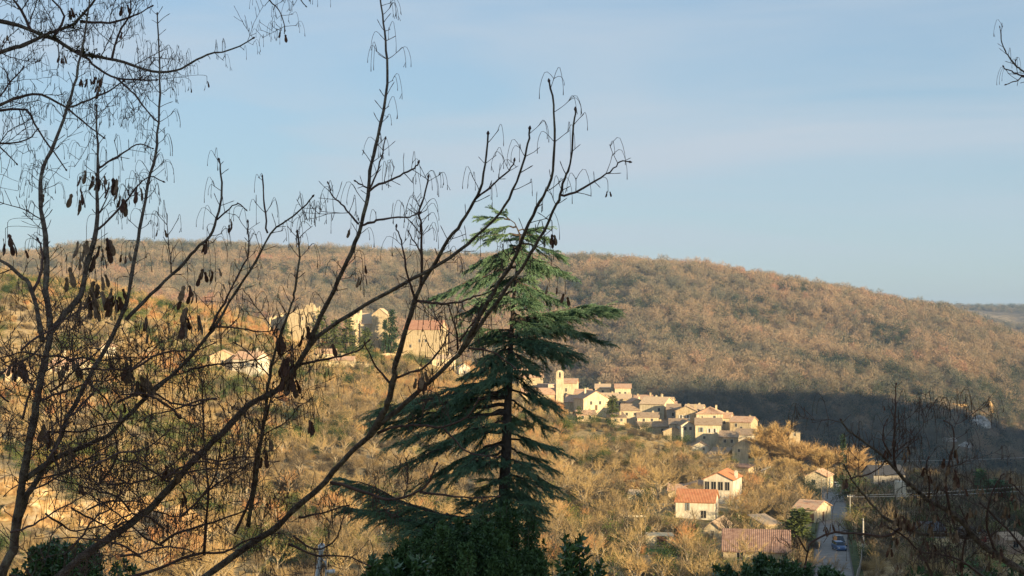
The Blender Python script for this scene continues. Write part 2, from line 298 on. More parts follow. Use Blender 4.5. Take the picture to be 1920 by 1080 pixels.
def window(parent, pos, rz, w, h, shut=None, open_=True, door=False):
    # a recessed opening: stone surround, dark pane set back in it, shutters folded flat against the wall
    key = (round(w, 1), round(h, 1))
    if key not in _wc:
        m = MB(); t = .13; m.box(-w/2-t, w/2+t, -.06, .25, h, h+t); m.box(-w/2-t, w/2+t, -.12, .25, -t, 0)
        m.box(-w/2-t, -w/2, -.05, .25, 0, h); m.box(w/2, w/2+t, -.05, .25, 0, h)
        q = MB(); q.box(-w/2, w/2, -.015, .2, 0, h); s_ = MB(); s_.box(0, w/2, -.05, 0, 0, h); b_ = MB(); b_.box(-.03, .03, -.045, -.017, 0, h)
        _wc[key] = (mesh('window', m.V, m.F, M['frame']), mesh('pane', q.V, q.F, M['pane']), {k: mesh('shutter', s_.V, s_.F, M[k]) for k in ('shut_brown', 'shut_red', 'shut_blue', 'shut_white')}, mesh('glazing_bar', b_.V, b_.F, M['frame']), mesh('door', q.V, q.F, M['door']))
    fr, pn, sh, gb, dr_ = _wc[key]
    if door: return link('door', dr_, parent, pos, rz)
    f = link('window', fr, parent, pos, rz); link('pane', pn, f); link('glazing_bar', gb, f)
    if shut:
        if open_: link('shutter', sh[shut], f, (-w - .13 + w/2, -.07, 0)); link('shutter', sh[shut], f, (w/2 + .13, -.07, 0))
        else: link('shutter', sh[shut], f, (-w/2, -.02, 0)); link('shutter', sh[shut], f, (0, -.02, 0))
    return f
def slope(m, A, B, C_, D, pitch=.34, hgt=.06, th=.16):
    # one roof slope, eave A-B, top D-C, with rounded tile rows running up it
    A, B, C_, D = map(Vector, (A, B, C_, D)); e = B - A; n = e.cross(D - A)
    if n.length < 1e-6: n = e.cross(C_ - A)
    n.normalize(); n = -n if n.z < 0 else n; k = max(2, int(e.length / pitch)); k = min(k, 90)
    V = []; Fc = []
    for i in range(k * 2 + 1):
        f = i / (k * 2); off = n * (hgt if i % 2 else 0)
        V += [A + e * f + off, D + (C_ - D) * f + off, ]
    for i in range(k * 2): a = i * 2; Fc.append((a, a + 2, a + 3, a + 1))
    m.add(V, Fc); lo = [q - n * th for q in (A, B, C_, D)]
    m.add([A, B, C_, D] + lo, [(4, 7, 6, 5), (0, 4, 5, 1), (1, 5, 6, 2), (2, 6, 7, 3), (3, 7, 4, 0)])
def house(px, py, wpx, epx, dep, rtype, rpx, yaw, wall, roof, label, wins=(), chim=(), Y=None, name='house', cat='house', group=None, sink=2.5, ov=.35, dY=0):
    # px, py: where the middle of the front wall meets the ground in the photograph
    if Y is None: x, Y = hit(px, py)
    else: x = pix(px, py, Y).x
    Y += dY; w = wpx * Y / F; e = epx * Y / F; rr = rpx * Y / F; zb = zpy(py, Y) ; g = hz(x, Y)
    if abs(g - zb) < 1.2: zb = min(zb, g)
    y_ = math.radians(yaw); root = tag(empty(name, (x, Y, zb), y_), label, cat, group); hw = w / 2
    bot = min(g, zb) - zb - sink; x0, x1, d = -hw, hw, dep; wl = MB()
    def prism(V2, F2): wl.add(V2, F2)
    base = [(x0, 0, bot), (x1, 0, bot), (x1, d, bot), (x0, d, bot)]; top = [(x0, 0, e), (x1, 0, e), (x1, d, e), (x0, d, e)]
    F4 = [(0, 1, 5, 4), (1, 2, 6, 5), (2, 3, 7, 6), (3, 0, 4, 7)]; rm = MB(); o = ov; tz = .02
    if rtype == 'gable':                     # ridge runs away from the viewer
        wl.add(base + top + [(0, 0, e + rr), (0, d, e + rr)], F4 + [(4, 5, 8), (6, 7, 9), (4, 8, 9, 7), (5, 6, 9, 8)])
        s_ = rr / hw
        slope(rm, (x0 - o, d + o, e - o * s_ + tz + .17), (x0 - o, -o, e - o * s_ + tz + .17), (0, -o, e + rr + tz + .17), (0, d + o, e + rr + tz + .17))
        slope(rm, (x1 + o, -o, e - o * s_ + tz + .17), (x1 + o, d + o, e - o * s_ + tz + .17), (0, d + o, e + rr + tz + .17), (0, -o, e + rr + tz + .17))
    elif rtype == 'front':                   # ridge runs across, a slope faces the viewer
        wl.add(base + top + [(x0, d/2, e + rr), (x1, d/2, e + rr)], F4[:1] + F4[2:3] + [(1, 2, 6, 9, 5), (3, 0, 4, 8, 7), (4, 5, 9, 8), (6, 7, 8, 9)])
        s_ = rr / (d / 2)
        slope(rm, (x0 - o, -o, e - o * s_ + .19), (x1 + o, -o, e - o * s_ + .19), (x1 + o, d/2, e + rr + .19), (x0 - o, d/2, e + rr + .19))
        slope(rm, (x1 + o, d + o, e - o * s_ + .19), (x0 - o, d + o, e - o * s_ + .19), (x0 - o, d/2, e + rr + .19), (x1 + o, d/2, e + rr + .19))
    elif rtype == 'shed':
        wl.add(base + [(x0, 0, e), (x1, 0, e), (x1, d, e + rr), (x0, d, e + rr)], F4 + [(4, 5, 6, 7)])
        s_ = rr / d; slope(rm, (x0 - o, -o, e - o * s_ + .19), (x1 + o, -o, e - o * s_ + .19), (x1 + o, d + o, e + rr + o * s_ + .19), (x0 - o, d + o, e + rr + o * s_ + .19))
    elif rtype == 'hip':
        wl.add(base + top, F4 + [(4, 5, 6, 7)]); i_ = min(hw, d / 2) * .95; a = x0 + i_; b_ = x1 - i_; R1, R2 = ((a, d/2, e + rr), (b_, d/2, e + rr)) if hw >= d / 2 else ((0, i_, e + rr), (0, d - i_, e + rr))
        E0, E1, E2, E3 = (x0 - o, -o, e), (x1 + o, -o, e), (x1 + o, d + o, e), (x0 - o, d + o, e)
        if hw >= d / 2: slope(rm, E0, E1, R2, R1, th=.12); slope(rm, E1, E2, R2, R2, th=.12); slope(rm, E2, E3, R1, R2, th=.12); slope(rm, E3, E0, R1, R1, th=.12)
        else: slope(rm, E0, E1, R1, R1, th=.12); slope(rm, E1, E2, R2, R1, th=.12); slope(rm, E2, E3, R2, R2, th=.12); slope(rm, E3, E0, R1, R2, th=.12)
    else:
        wl.add(base + top, F4 + [(4, 5, 6, 7)])
    wl.build('wall', M[wall], root)
    if rm.V: rf = rm.build('roof', M[roof], root)
    else: rf = root
    for fc, fx, z0, ww, wh, *sh in wins:
        sh = sh[0] if sh else None
        if fc == 'f': pos, rz = (x0 + w * fx, -.003, z0), 0
        elif fc == 'r': pos, rz = (x1 + .003, d * fx, z0), math.pi / 2
        else: pos, rz = (x0 - .003, d * fx, z0), -math.pi / 2
        if sh == 'door': window(root, pos, rz, ww, wh, door=True)
        elif sh and sh.endswith('!'): window(root, pos, rz, ww, wh, sh[:-1], False)
        else: window(root, pos, rz, ww, wh, sh)
    for cx, cy, ch in chim:
        c = MB(); X, Yc = x0 + w * cx, d * cy; c.box(X - .35, X + .35, Yc - .3, Yc + .3, e - .3, e + rr + ch); c.box(X - .42, X + .42, Yc - .37, Yc + .37, e + rr + ch, e + rr + ch + .12)
        for q in (-.18, .18): c.tube([(X + q, Yc, e + rr + ch + .1), (X + q, Yc, e + rr + ch + .4)], .1, 6)
        c.build('chimney', M[wall], rf)
    KEEP.append((px, wpx, py, Y)); k = max(w, dep) / 2
    EXC.append((x - math.sin(y_) * dep / 2, Y + math.cos(y_) * dep / 2, k + 2.2)); EXC.append((x, Y - 5, w * .5 + .5)); EXC.append((x, Y - 10, w * .38))
    return root
hs = house
B, G = 'shut_brown', 'shut_blue'
# --- the castle on the crest
hs(790, 664, 72, 46, 13, 'front', 17, -14, 'w_stone', 'r_hall', 'long golden stone castle hall under a red tiled roof right of the cypress', [('f', .2, 3, 1, 1.4), ('f', .45, 5.5, .9, 1.3), ('f', .62, 5.5, .9, 1.3), ('r', .5, 5, .9, 1.4)], name='castle_hall', cat='castle', Y=648)
hs(712, 652, 30, 66, 8, 'gable', 12, -8, 'w_stone', 'r_buff', 'tall pale castle keep with a small gabled top beside the cypress', [('f', .35, 5.2, .8, 1.2), ('f', .35, 9, .6, 1.1), ('f', .7, 2.2, .7, 1)], name='castle_keep', cat='castle', Y=650)
hs(688, 640, 24, 32, 9, 'shed', 20, 12, 'w_cream', 'r_buff', 'pale castle wing with a steep single slope roof left of the keep', [], name='castle_wing', cat='castle', Y=655)
hs(735, 660, 26, 26, 5, 'flat', 0, -6, 'w_stone', 'r_buff', 'low golden stone castle outwork in front of the cypress foot', [('f', .3, 1, .8, 1.3)], name='castle_outwork', cat='castle', Y=642)
hs(830, 690, 40, 17, 8, 'front', 7, -5, 'w_cream', 'r_buff', 'cream cottage just below the castle hall', [('f', .3, 1, .8, 1.1), ('f', .6, 1, .8, 1.1)], [(.8, .5, .5)])
hs(871, 706, 21, 17, 7, 'gable', 7, 10, 'w_white', 'r_buff', 'small white gabled cottage left of the cedar trunk below the castle', [('f', .5, 1.4, .7, 1)])
hs(612, 672, 36, 9, 8, 'front', 8, 6, 'w_cream', 'r_red', 'low cottage with a red roof half hidden left of the castle', [('f', .5, .6, .8, 1)])
hs(640, 684, 44, 8, 8, 'front', 7, -4, 'w_stone', 'r_red', 'low stone cottage on the terrace below the castle pines', [('f', .3, .5, .8, 1)])
hs(458, 700, 52, 27, 9, 'front', 13, -22, 'w_white', 'r_red', 'white villa with a shallow red roof alone on the left hillside', [('f', .38, 2.6, 1, 1.5, G), ('f', .62, 2.6, 1, 1.5, G), ('f', .85, 2.5, .8, 1.2), ('r', .4, 2.5, .9, 1.3)], [(.78, .5, 1.0)])
hs(415, 690, 46, 22, 9, 'gable', 11, 8, 'w_stone', 'r_red', 'stone wing of the hillside villa with a gable facing the valley', [('f', .5, 1.8, .8, 1.2)], dY=2)
hs(118, 706, 60, 20, 9, 'front', 14, -8, 'w_cream', 'r_red', 'farmhouse with a pinkish red roof on the far left hillside', [('f', .25, 1.4, .9, 1.2, B), ('f', .6, 1.4, .9, 1.2, B)], [(.35, .4, 2.2)])
hs(30, 716, 40, 16, 8, 'front', 11, 6, 'w_stone', 'r_red', 'low stone barn at the left edge of the hillside', [('f', .5, .8, 1.1, 1.7)])
hs(196, 668, 16, 18, 6, 'gable', 5, -8, 'w_white', 'r_red', 'tiny white hut above the far left farmhouse', [])
# --- church group
hs(1045, 742, 40, 22, 9, 'flat', 0, 30, 'w_pink', 'r_buff', 'plain pinkish side wall block of the church left of its bell tower', [], name='church_nave', cat='church', Y=590)
hs(1068, 746, 26, 27, 9, 'front', 8, -8, 'w_cream', 'r_red', 'cream church hall with a low red roof right of the bell tower', [('f', .25, 2.6, .7, 1.4)], name='church_hall', cat='church', Y=585)
hs(996, 724, 44, 16, 8, 'front', 9, 0, 'w_stone', 'r_red', 'stone cottage with a red roof seen just right of the cedar trunk', [('f', .4, 1, .8, 1.2)], [(.75, .5, 1)], Y=600)
hs(975, 716, 34, 16, 8, 'front', 8, 8, 'w_cream', 'r_red', 'cream cottage half hidden behind the cedar', [('f', .5, 1, .8, 1.2)], [(.7, .5, 1.4)], Y=610)
hs(1010, 752, 60, 12, 9, 'front', 11, 6, 'w_stone', 'r_red', 'low stone house with a long red roof below the church', [('f', .3, .8, .9, 1.2)], Y=575)
hs(1118, 772, 52, 24, 10, 'gable', 14, 20, 'w_cream', 'r_red', 'cream house with a broad reddish gable roof below the church tower', [('f', .3, 2.8, .9, 1.3), ('f', .65, 2.8, .9, 1.3), ('f', .5, .6, 1, 2, 'door')], [(.3, .6, .8)], Y=550)
hs(1082, 766, 46, 16, 9, 'front', 12, -12, 'w_stone', 'r_red', 'low stone house with a red roof directly under the bell tower', [('f', .5, 1, .9, 1.2)], Y=560)
hs(1130, 742, 28, 14, 8, 'front', 7, -4, 'w_cream', 'r_buff', 'pale row house on the skyline right of the church', [('f', .5, 1.2, .8, 1.1)], [(.3, .5, .6)], Y=600)
hs(1168, 748, 30, 20, 8, 'front', 7, -4, 'w_cream', 'r_red', 'cream house with a thin red roof behind the small village conifer', [('f', .3, 1.7, .8, 1.2), ('f', .65, 1.7, .8, 1.2)], Y=590)
hs(1160, 766, 46, 18, 8, 'front', 8, -6, 'w_stone', 'r_buff', 'stone house in the gap right of the reddish gable roof', [('f', .4, 1.3, .8, 1.3), ('f', .55, 1.3, .8, 1.3), ('f', .75, 1.3, .8, 1.3)], [(.9, .5, .6)], Y=575)
hs(1182, 784, 34, 14, 8, 'front', 11, -4, 'w_cream', 'r_brown', 'low cream house with a dark roof and two small windows', [('f', .3, 1, .75, 1.1), ('f', .75, 1, .75, 1.1)], Y=540)
hs(1222, 783, 48, 25, 12, 'front', 12, -26, 'w_cream', 'r_buff', 'big plain cream house with an L roof in the village middle', [('f', .8, 2.5, .8, 1.2)], [(.7, .5, 1)], Y=538)
hs(1206, 762, 34, 14, 8, 'front', 6, -6, 'w_stone', 'r_red', 'narrow red roofed house peeping over the big plain cream house', [('f', .3, 1, .7, 1)], [(.9, .4, .8), (.2, .4, .3)], Y=560)
hs(1240, 766, 40, 14, 8, 'front', 6, -14, 'w_cream', 'r_buff', 'cream house behind and right of the big plain house', [('f', .4, 1, .7, 1)], [(.2, .5, .5)], Y=556)
hs(1287, 800, 40, 29, 10, 'gable', 9, -14, 'w_stone', 'r_brown', 'stone gabled house with four windows in the village middle', [('f', .22, 2.9, .9, 1.3, 'shut_white'), ('f', .55, 2.9, .9, 1.3, 'shut_white'), ('l', .5, 3, .8, 1.2)], [(.55, .3, .6), (.85, .5, .3)], Y=520)
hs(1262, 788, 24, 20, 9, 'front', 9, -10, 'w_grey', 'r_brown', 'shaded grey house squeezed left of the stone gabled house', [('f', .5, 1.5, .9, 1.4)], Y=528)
hs(1272, 806, 34, 10, 7, 'shed', 8, -6, 'w_cream', 'r_brown', 'low lean to with a dark tile roof in front of the stone gabled house', [('f', .5, .6, .9, 1)], Y=512)
hs(1330, 796, 48, 20, 11, 'hip', 12, -10, 'w_cream', 'r_red', 'cream house under a reddish hipped roof right of the stone gable', [('f', .2, 1.8, .8, 1.2), ('f', .7, 2, .8, 1.2)], [(.75, .5, .3)], Y=515)
hs(1328, 826, 48, 29, 9, 'front', 11, -8, 'w_cream', 'r_brown', 'cream house with brown roof and tall shutters in front of the hipped roof', [('f', .2, 3, .9, 1.6, G), ('f', .52, 2.8, .9, 1.4, 'shut_white'), ('f', .72, 2.8, .9, 1.4, 'shut_white'), ('f', .35, .6, .7, .9)], [(.2, .5, .4)], Y=500)
hs(1388, 812, 40, 20, 10, 'front', 9, -24, 'w_stone', 'r_red', 'house with an open red tiled loft at the right end of the ridge', [('f', .3, 2.2, .8, 1.2), ('f', .55, .3, .8, 2)], [(.8, .5, .3)], Y=505)
hs(1393, 836, 34, 20, 8, 'shed', 8, -18, 'w_white', 'r_brown', 'white house with two stacked windows at the right village end', [('f', .7, 2.3, .6, .9), ('f', .7, .8, .6, .9)], Y=492)
hs(1394, 862, 42, 24, 11, 'gable', 13, -20, 'w_cream', 'r_brown', 'big barn with a wide brown roof and cream wall at the village foot', [('f', .8, .4, 1.2, 2, 'door'), ('f', .3, 2.6, .6, .9)], Y=475)
hs(1313, 844, 32, 12, 7, 'gable', 8, -6, 'w_white', 'r_brown', 'small white gabled annex under the tall shutters house', [('f', .7, 1, .6, .9)], Y=488)
hs(1230, 810, 60, 12, 8, 'shed', 10, 6, 'w_stone', 'r_brown', 'long low house with a dark tile roof below the village', [('f', .7, .6, .8, 1)], [(.72, .6, .2)], Y=520)
hs(1262, 822, 36, 18, 8, 'gable', 8, -8, 'w_stone', 'r_brown', 'stone outhouse with a low gable below the village centre', [('f', .7, 1, .7, 1)], Y=508)
hs(1378, 884, 56, 8, 5, 'shed', 3, -38, 'w_stone', 'r_clay', 'low shed with a thin sloping tiled roof above the white villa', [], Y=445)
hs(1490, 834, 20, 22, 5, 'flat', 0, -12, 'w_stone', 'r_red', 'square ruined stone tower rising behind the tall plane tree', [('f', .5, 3, .5, .8)], name='stone_tower', cat='tower', Y=470)
for a_ in [(1092, 752, 30, 13, 'front', 8, -10, 'w_cream', 'r_red', 'small red roofed house tucked behind the bell tower houses', 572), (1143, 758, 34, 12, 'front', 8, 6, 'w_stone', 'r_buff', 'low buff roofed house between the reddish gable and the skyline row', 580),
    (1196, 772, 30, 16, 'gable', 8, 10, 'w_cream', 'r_red', 'small gabled house wedged left of the big plain cream house', 550), (1252, 776, 34, 14, 'front', 8, -4, 'w_stone', 'r_red', 'reddish roofed stone house behind the shaded grey house', 545), (1300, 786, 34, 18, 'front', 8, -16, 'w_cream', 'r_buff', 'cream house with a buff roof just behind the stone gable', 535),
    (1352, 800, 34, 16, 'front', 9, -18, 'w_cream', 'r_red', 'cream house squeezed right of the hipped roof', 520), (1215, 796, 40, 13, 'front', 8, -4, 'w_cream', 'r_brown', 'low cream house under the big plain cream house', 525), (1160, 790, 30, 12, 'shed', 8, 8, 'w_stone', 'r_brown', 'stone shed at the foot of the village conifer', 528),
    (1366, 836, 34, 16, 'front', 10, -14, 'w_stone', 'r_brown', 'stone house between the tall shutters house and the stacked windows house', 490), (1100, 790, 36, 12, 'front', 8, 8, 'w_stone', 'r_red', 'low stone barn in the scrub below the church', 530), (1345, 860, 34, 8, 'shed', 9, -22, 'w_stone', 'r_brown', 'small lean to left of the big village foot barn', 478), (1290, 812, 26, 14, 'gable', 8, 6, 'w_white', 'r_brown', 'narrow white gabled house under the stone gable', 505)]:
    hs(*a_[:4], 8, a_[4], a_[5], a_[6], a_[7], a_[8], a_[9], [('f', .3, 1.1, .8, 1.1), ('f', .68, 1.1, .8, 1.1)], [(.75, .5, .4)], Y=a_[10])
# --- lower valley
hs(1347, 944, 56, 44, 11, 'gable', 13, -20, 'w_white', 'r_orange', 'two storey white villa with an open loggia in the valley', [('r', .35, 4.6, 1, 1.6, 'shut_white'), ('r', .7, 1.2, 1, 1.5, 'shut_white'), ('f', .12, 3.3, 1.1, 2), ('f', .34, 3.3, 1.2, 2), ('f', .57, 3.3, 1.2, 2), ('f', .8, 3.3, 1.1, 2)], [(.95, .5, -.2)])
hs(1303, 974, 72, 32, 9, 'front', 19, -14, 'w_white', 'r_orange', 'white house with a bright new orange roof', [('f', .3, 2, .45, 1.7, G), ('f', .72, .4, 1.2, 1.6), ('r', .5, 2, .7, 1)], ())
hs(1302, 936, 44, 22, 8, 'gable', 7, -16, 'w_cream', 'r_red', 'older house with a dusty tiled roof behind the orange roof', [('f', .3, 1.5, .8, 1.1)])
hs(1270, 934, 34, 14, 7, 'front', 9, -10, 'w_stone', 'r_red', 'small outbuilding with a rusty red roof left behind the orange roof', [('f', .5, .8, .8, 1.2)])
hs(1190, 938, 24, 8, 5, 'shed', 6, -10, 'w_white', 'r_buff', 'tiny white pump hut in the trees left of the orange roof', [])
hs(1240, 958, 60, 11, 3, 'flat', 0, -8, 'w_cream', 'r_buff', 'long low cream garden wall running up to the orange roofed house', [], name='garden_wall', cat='wall')
hs(1238, 1024, 52, 19, 5, 'flat', 0, -4, 'w_cream', 'r_buff', 'low pale flat topped shed with a wooden door', [('f', .55, .2, 1.9, 1.7, 'door')], name='shed', cat='shed')
hs(1336, 1012, 34, 20, 9, 'gable', 13, -22, 'w_cream', 'r_brown', 'old house with mossy roof and pale pointed gable beside the long roof', [('f', .5, 1, .5, .8)])
hs(1418, 1052, 122, 17, 11, 'front', 32, -10, 'w_stone', 'r_clay', 'long barn with a wide ribbed clay tile roof beside the road', [('f', .25, .3, 1, 1.2), ('f', .6, .3, 1, 1.2)], ())
hs(1450, 992, 34, 8, 6, 'shed', 11, 24, 'w_stone', 'r_buff', 'open shed with a pale sloping roof between the trees left of the road', [])
hs(1508, 982, 44, 27, 9, 'front', 12, -34, 'w_cream', 'r_red', 'cream roadside house with an old red roof and rust coloured doors', [('f', .35, 2.7, .7, .7), ('f', .78, .2, 1.6, 2.2, 'door'), ('r', .5, .2, 1, 2.1, 'door')])
hs(1530, 918, 42, 24, 9, 'gable', 10, -24, 'w_cream', 'r_red', 'cream house with a red roof behind the dark tree at the road bend', [('r', .4, 1.6, .9, 1.3, 'shut_white'), ('f', .4, 1.6, .9, 1.3)], [(.5, .4, .4)], Y=425)
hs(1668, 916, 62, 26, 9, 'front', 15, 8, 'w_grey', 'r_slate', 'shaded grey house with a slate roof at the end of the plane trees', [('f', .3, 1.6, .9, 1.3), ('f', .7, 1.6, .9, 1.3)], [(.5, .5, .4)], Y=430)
hs(1692, 938, 14, 34, 4, 'flat', 0, 0, 'w_white', 'r_slate', 'narrow white gate pillar in the shaded garden', [], name='pillar', cat='pillar', Y=385)
hs(1845, 1036, 27, 30, 7, 'gable', 10, 10, 'w_pink', 'r_slate', 'pink house with one square red shutter and a dark slate roof', [('f', .5, 1.8, .95, 1.1, 'shut_red!')])
hs(1905, 1040, 34, 26, 7, 'front', 9, 6, 'w_pink', 'r_brown', 'low pink house at the right edge behind the branches', [('f', .5, 1.2, .9, 1.2)])
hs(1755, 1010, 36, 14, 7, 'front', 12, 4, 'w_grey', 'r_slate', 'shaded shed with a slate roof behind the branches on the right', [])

# --- bell tower with its open bell arch
def bell_tower():
    x, Y = pix(1049, 746, 580).x, 580; w, d, e, top = 3.0, 2.2, 11.3, 1.0; z = zpy(746, 580)
    root = tag(empty('bell_tower', (x, Y - 3, z), math.radians(-6)), 'slender cream bell tower with one open arch above the village roofs', 'tower')
    m = MB(); m.box(-w/2, w/2, 0, d, -3, 8.4); m.build('tower_shaft', M['w_cream'], root)
    m = MB(); ow = .42
    m.box(-w/2, -ow, .3, d - .3, 8.402, 10.3); m.box(ow, w/2, .3, d - .3, 8.402, 10.3)
    n = 10; P = []
    for i in range(n):
        a0, a1 = math.pi * i / n, math.pi * (i + 1) / n; o0, o1 = (w/2 * math.cos(a0), 10.3 + 1.2 * math.sin(a0)), (w/2 * math.cos(a1), 10.3 + 1.2 * math.sin(a1))
        i0, i1 = (ow * math.cos(a0), 10.3 + ow * math.sin(a0)), (ow * math.cos(a1), 10.3 + ow * math.sin(a1))
        V = [(q[0], yy, q[1]) for yy in (.3, d - .3) for q in (o0, o1, i1, i0)]; m.add(V, [(0, 1, 2, 3), (7, 6, 5, 4), (0, 4, 5, 1), (2, 6, 7, 3), (1, 5, 6, 2), (0, 3, 7, 4)])
    m.build('bell_arch', M['w_cream'], root)
    b_ = MB(); b_.tube([(0, d/2, 10.1), (0, d/2, 9.9), (0, d/2, 9.6), (0, d/2, 9.4)], [.06, .18, .22, .33], 10); b_.build('bell', flat('bronze', (.08, .06, .03), .5, 1), root)
    m = MB(); m.box(-w/2 - .12, w/2 + .12, -.1, d + .1, 8.1, 8.3); m.build('cornice', M['w_stone'], root)
    link('window', _wc[(.8, 1.2)][0], root, (0, -.003, 4.5)); EXC.append((x, Y, 5))
bell_tower()
# --- ruined castle tower at the left of the crest: broken, ragged masonry
def ruin(px, py, wpx, hpx, Y, label, seed, dep=7, yaw=10):
    r_ = random.Random(seed); x = pix(px, py, Y).x; w = wpx * Y / F; h = hpx * Y / F; z = zpy(py, Y); root = tag(empty('ruined_tower', (x, Y, z), math.radians(yaw)), label, 'ruin')
    def ragged(x0, y0, x1, y1, h0, h1, nm, th=1.1):
        m = MB(); n = 9; dx, dy = x1 - x0, y1 - y0; L = math.hypot(dx, dy); nx, ny = -dy / L * th, dx / L * th; hh = [h0 + (h1 - h0) * i / n + r_.uniform(-.9, .6) for i in range(n + 1)]; V = []; Fc = []
        for i in range(n + 1):
            ax, ay = x0 + dx * i / n, y0 + dy * i / n; jx = r_.uniform(-.1, .1); V += [(ax, ay, -5), (ax, ay + jx, hh[i]), (ax + nx, ay + ny + jx, hh[i] - .25), (ax + nx, ay + ny, -5)]
        for i in range(n): a = i * 4; Fc += [(a, a + 4, a + 5, a + 1), (a + 1, a + 5, a + 6, a + 2), (a + 2, a + 6, a + 7, a + 3)]
        Fc += [(0, 1, 2, 3), (n * 4 + 3, n * 4 + 2, n * 4 + 1, n * 4)]; m.add(V, Fc); m.build(nm, M['w_stone'], root)
    ragged(-w/2, 0, w/2, 0, h * .72, h, 'wall'); ragged(w/2, 0, w/2, dep, h, h * .8, 'wall'); ragged(w/2, dep, -w/2, dep, h * .9, h * .5, 'wall'); ragged(-w/2, dep, -w/2, 0, h * .5, h * .72, 'wall')
    window(root, (w * .1, -.02, h * .55), 0, .9, 1.5); EXC.append((x, Y + dep / 2, w / 2 + 3)); EXC.append((x, Y - 8, w / 2))
ruin(562, 640, 50, 72, 628, 'broken stone tower of the ruined castle at the left of the crest', 3, 10, -12)
ruin(522, 630, 34, 46, 640, 'lower ragged stone wall left of the broken castle tower', 8, 8, 14)
ruin(668, 634, 22, 52, 655, 'thin broken stone wall between the ruin and the castle keep', 5, 4, 20)

# ------------------------------------------------------------------ road, kerbs, cars, street furniture
M['asphalt'] = noisy('old_asphalt', (.19, .175, .155), (.28, .26, .235), .6, .9, .2, 8)
M['verge'] = noisy('grass_verge', (.05, .075, .025), (.12, .13, .05), .5, .95)
M['kerb'] = noisy('kerb_stone', (.10, .09, .08), (.17, .155, .135), 2)
M['pale_post'] = noisy('pale_concrete', (.35, .33, .3), (.5, .47, .42), 2)
cy = np.arange(200, 480, 4.0); cx_ = np.interp(cy, ROADY, ROADX); cx_ = np.convolve(np.pad(cx_, 3, 'edge'), np.ones(7) / 7, 'valid')
def strip(name, off0, off1, up, mat, kind='structure', th=None):
    V = []; Fc = []
    for i, (a, b_) in enumerate(zip(cx_, cy)):
        zc = hz(a, b_) + up
        V += [(a + off0, b_, zc), (a + off1, b_, zc)] + ([(a + off0, b_, zc - th), (a + off1, b_, zc - th)] if th else [])
    k = 4 if th else 2
    for i in range(len(cy) - 1):
        a = i * k; Fc.append((a, a + 1, a + k + 1, a + k))
        if th: Fc += [(a + 2, a, a + k, a + k + 2), (a + 1, a + 3, a + k + 3, a + k + 1)]
    return tag(link(name, mesh(name, V, Fc, mat)), kind=kind)
strip('verge', -4.6, 4.6, .16, M['verge']); strip('road', -2.9, 2.9, .22, M['asphalt']); strip('kerb', -3.1, -2.901, .34, M['kerb'], th=.6); strip('kerb', 2.901, 3.1, .34, M['kerb'], th=.6)
for a, b_ in zip(cx_[::2], cy[::2]): EXC.append((a, b_, 5.0))
M['car_blue'] = flat('blue_paint', (.07, .13, .26), .35, .2, .5); M['car_dark'] = flat('dark_paint', (.02, .02, .025), .3, .2, .5); M['car_white'] = flat('white_paint', (.6, .6, .6), .35, 0, .5)
M['glass'] = flat('car_glass', (.03, .04, .05), .1, 0, .6); M['rubber'] = flat('rubber', (.02, .02, .02), .9); M['lamp_glass'] = flat('lamp_lens', (.6, .6, .55), .2); M['red_lens'] = flat('red_lens', (.35, .02, .02), .3); M['steel'] = flat('galvanised_steel', (.42, .44, .46), .5, .6)
def car(x, Y, z, rz, paint, label, tall=False):
    root = tag(empty('parked_car', (x, Y, z), rz), label, 'car'); h = 1.5 if not tall else 1.9
    prof = [(-2.0, .25), (-2.05, .6), (-1.95, .85), (-1.0, .98), (1.9, 1.0), (2.02, .7), (2.0, .28)]
    def loft(prof, hw, mat, nm, taper=0):
        V = [(-hw + taper * max(0, q[1] - .9), q[0], q[1]) for q in prof] + [(hw - taper * max(0, q[1] - .9), q[0], q[1]) for q in prof]; n = len(prof)
        Fc = [tuple(range(n)), tuple(range(2 * n - 1, n - 1, -1))] + [(i, i + n, (i + 1) % n + n, (i + 1) % n) for i in range(n)]
        o = link(nm, mesh(nm, V, Fc, mat), root); bv = o.modifiers.new('b', 'BEVEL'); bv.width = .06; bv.segments = 2; return o
    loft(prof, .86, paint, 'body')
    loft([(-1.1, .97), (-.45, h - .04), (1.35, h - .04), (1.85, .98)], .8, M['glass'], 'windows', .28)
    loft([(-.42, h - .05), (-.35, h + .02), (1.2, h + .02), (1.33, h - .05)], .66, paint, 'roof')
    for sx in (-.8, .8):
        for sy in (-1.25, 1.3):
            m = MB(); m.tube([(sx - .1, sy, .31), (sx + .1, sy, .31)], .31, 14); w = m.build('wheel', M['rubber'], root); m = MB(); m.tube([(sx - .11, sy, .31), (sx + .11, sy, .31)], .18, 10); m.build('rim', M['steel'], w)
        m = MB(); m.box(sx * .75 - .16, sx * .75 + .16, -2.075, -1.99, .62, .78); m.build('headlight', M['lamp_glass'], root)
        m = MB(); m.box(sx * .85 - .12, sx * .85 + .12, 1.97, 2.05, .68, .88); m.build('tail_light', M['red_lens'], root)
def on_road(Y, off=0):
    x = float(np.interp(Y, cy, cx_)) + off; return x, Y, hz(x - off, Y) + .225
car(*on_road(250, 1.3), .05, M['car_blue'], 'bright blue car parked on the shaded road')
car(*on_road(257, 1.4), .05, M['car_dark'], 'dark car parked on the road just behind the blue car', True)
car(*on_road(452, .6), .5, M['car_dark'], 'dark car far down at the road bend')
car(*on_road(436, 2.2), .2, M['car_white'], 'white car parked by the wall at the road bend')
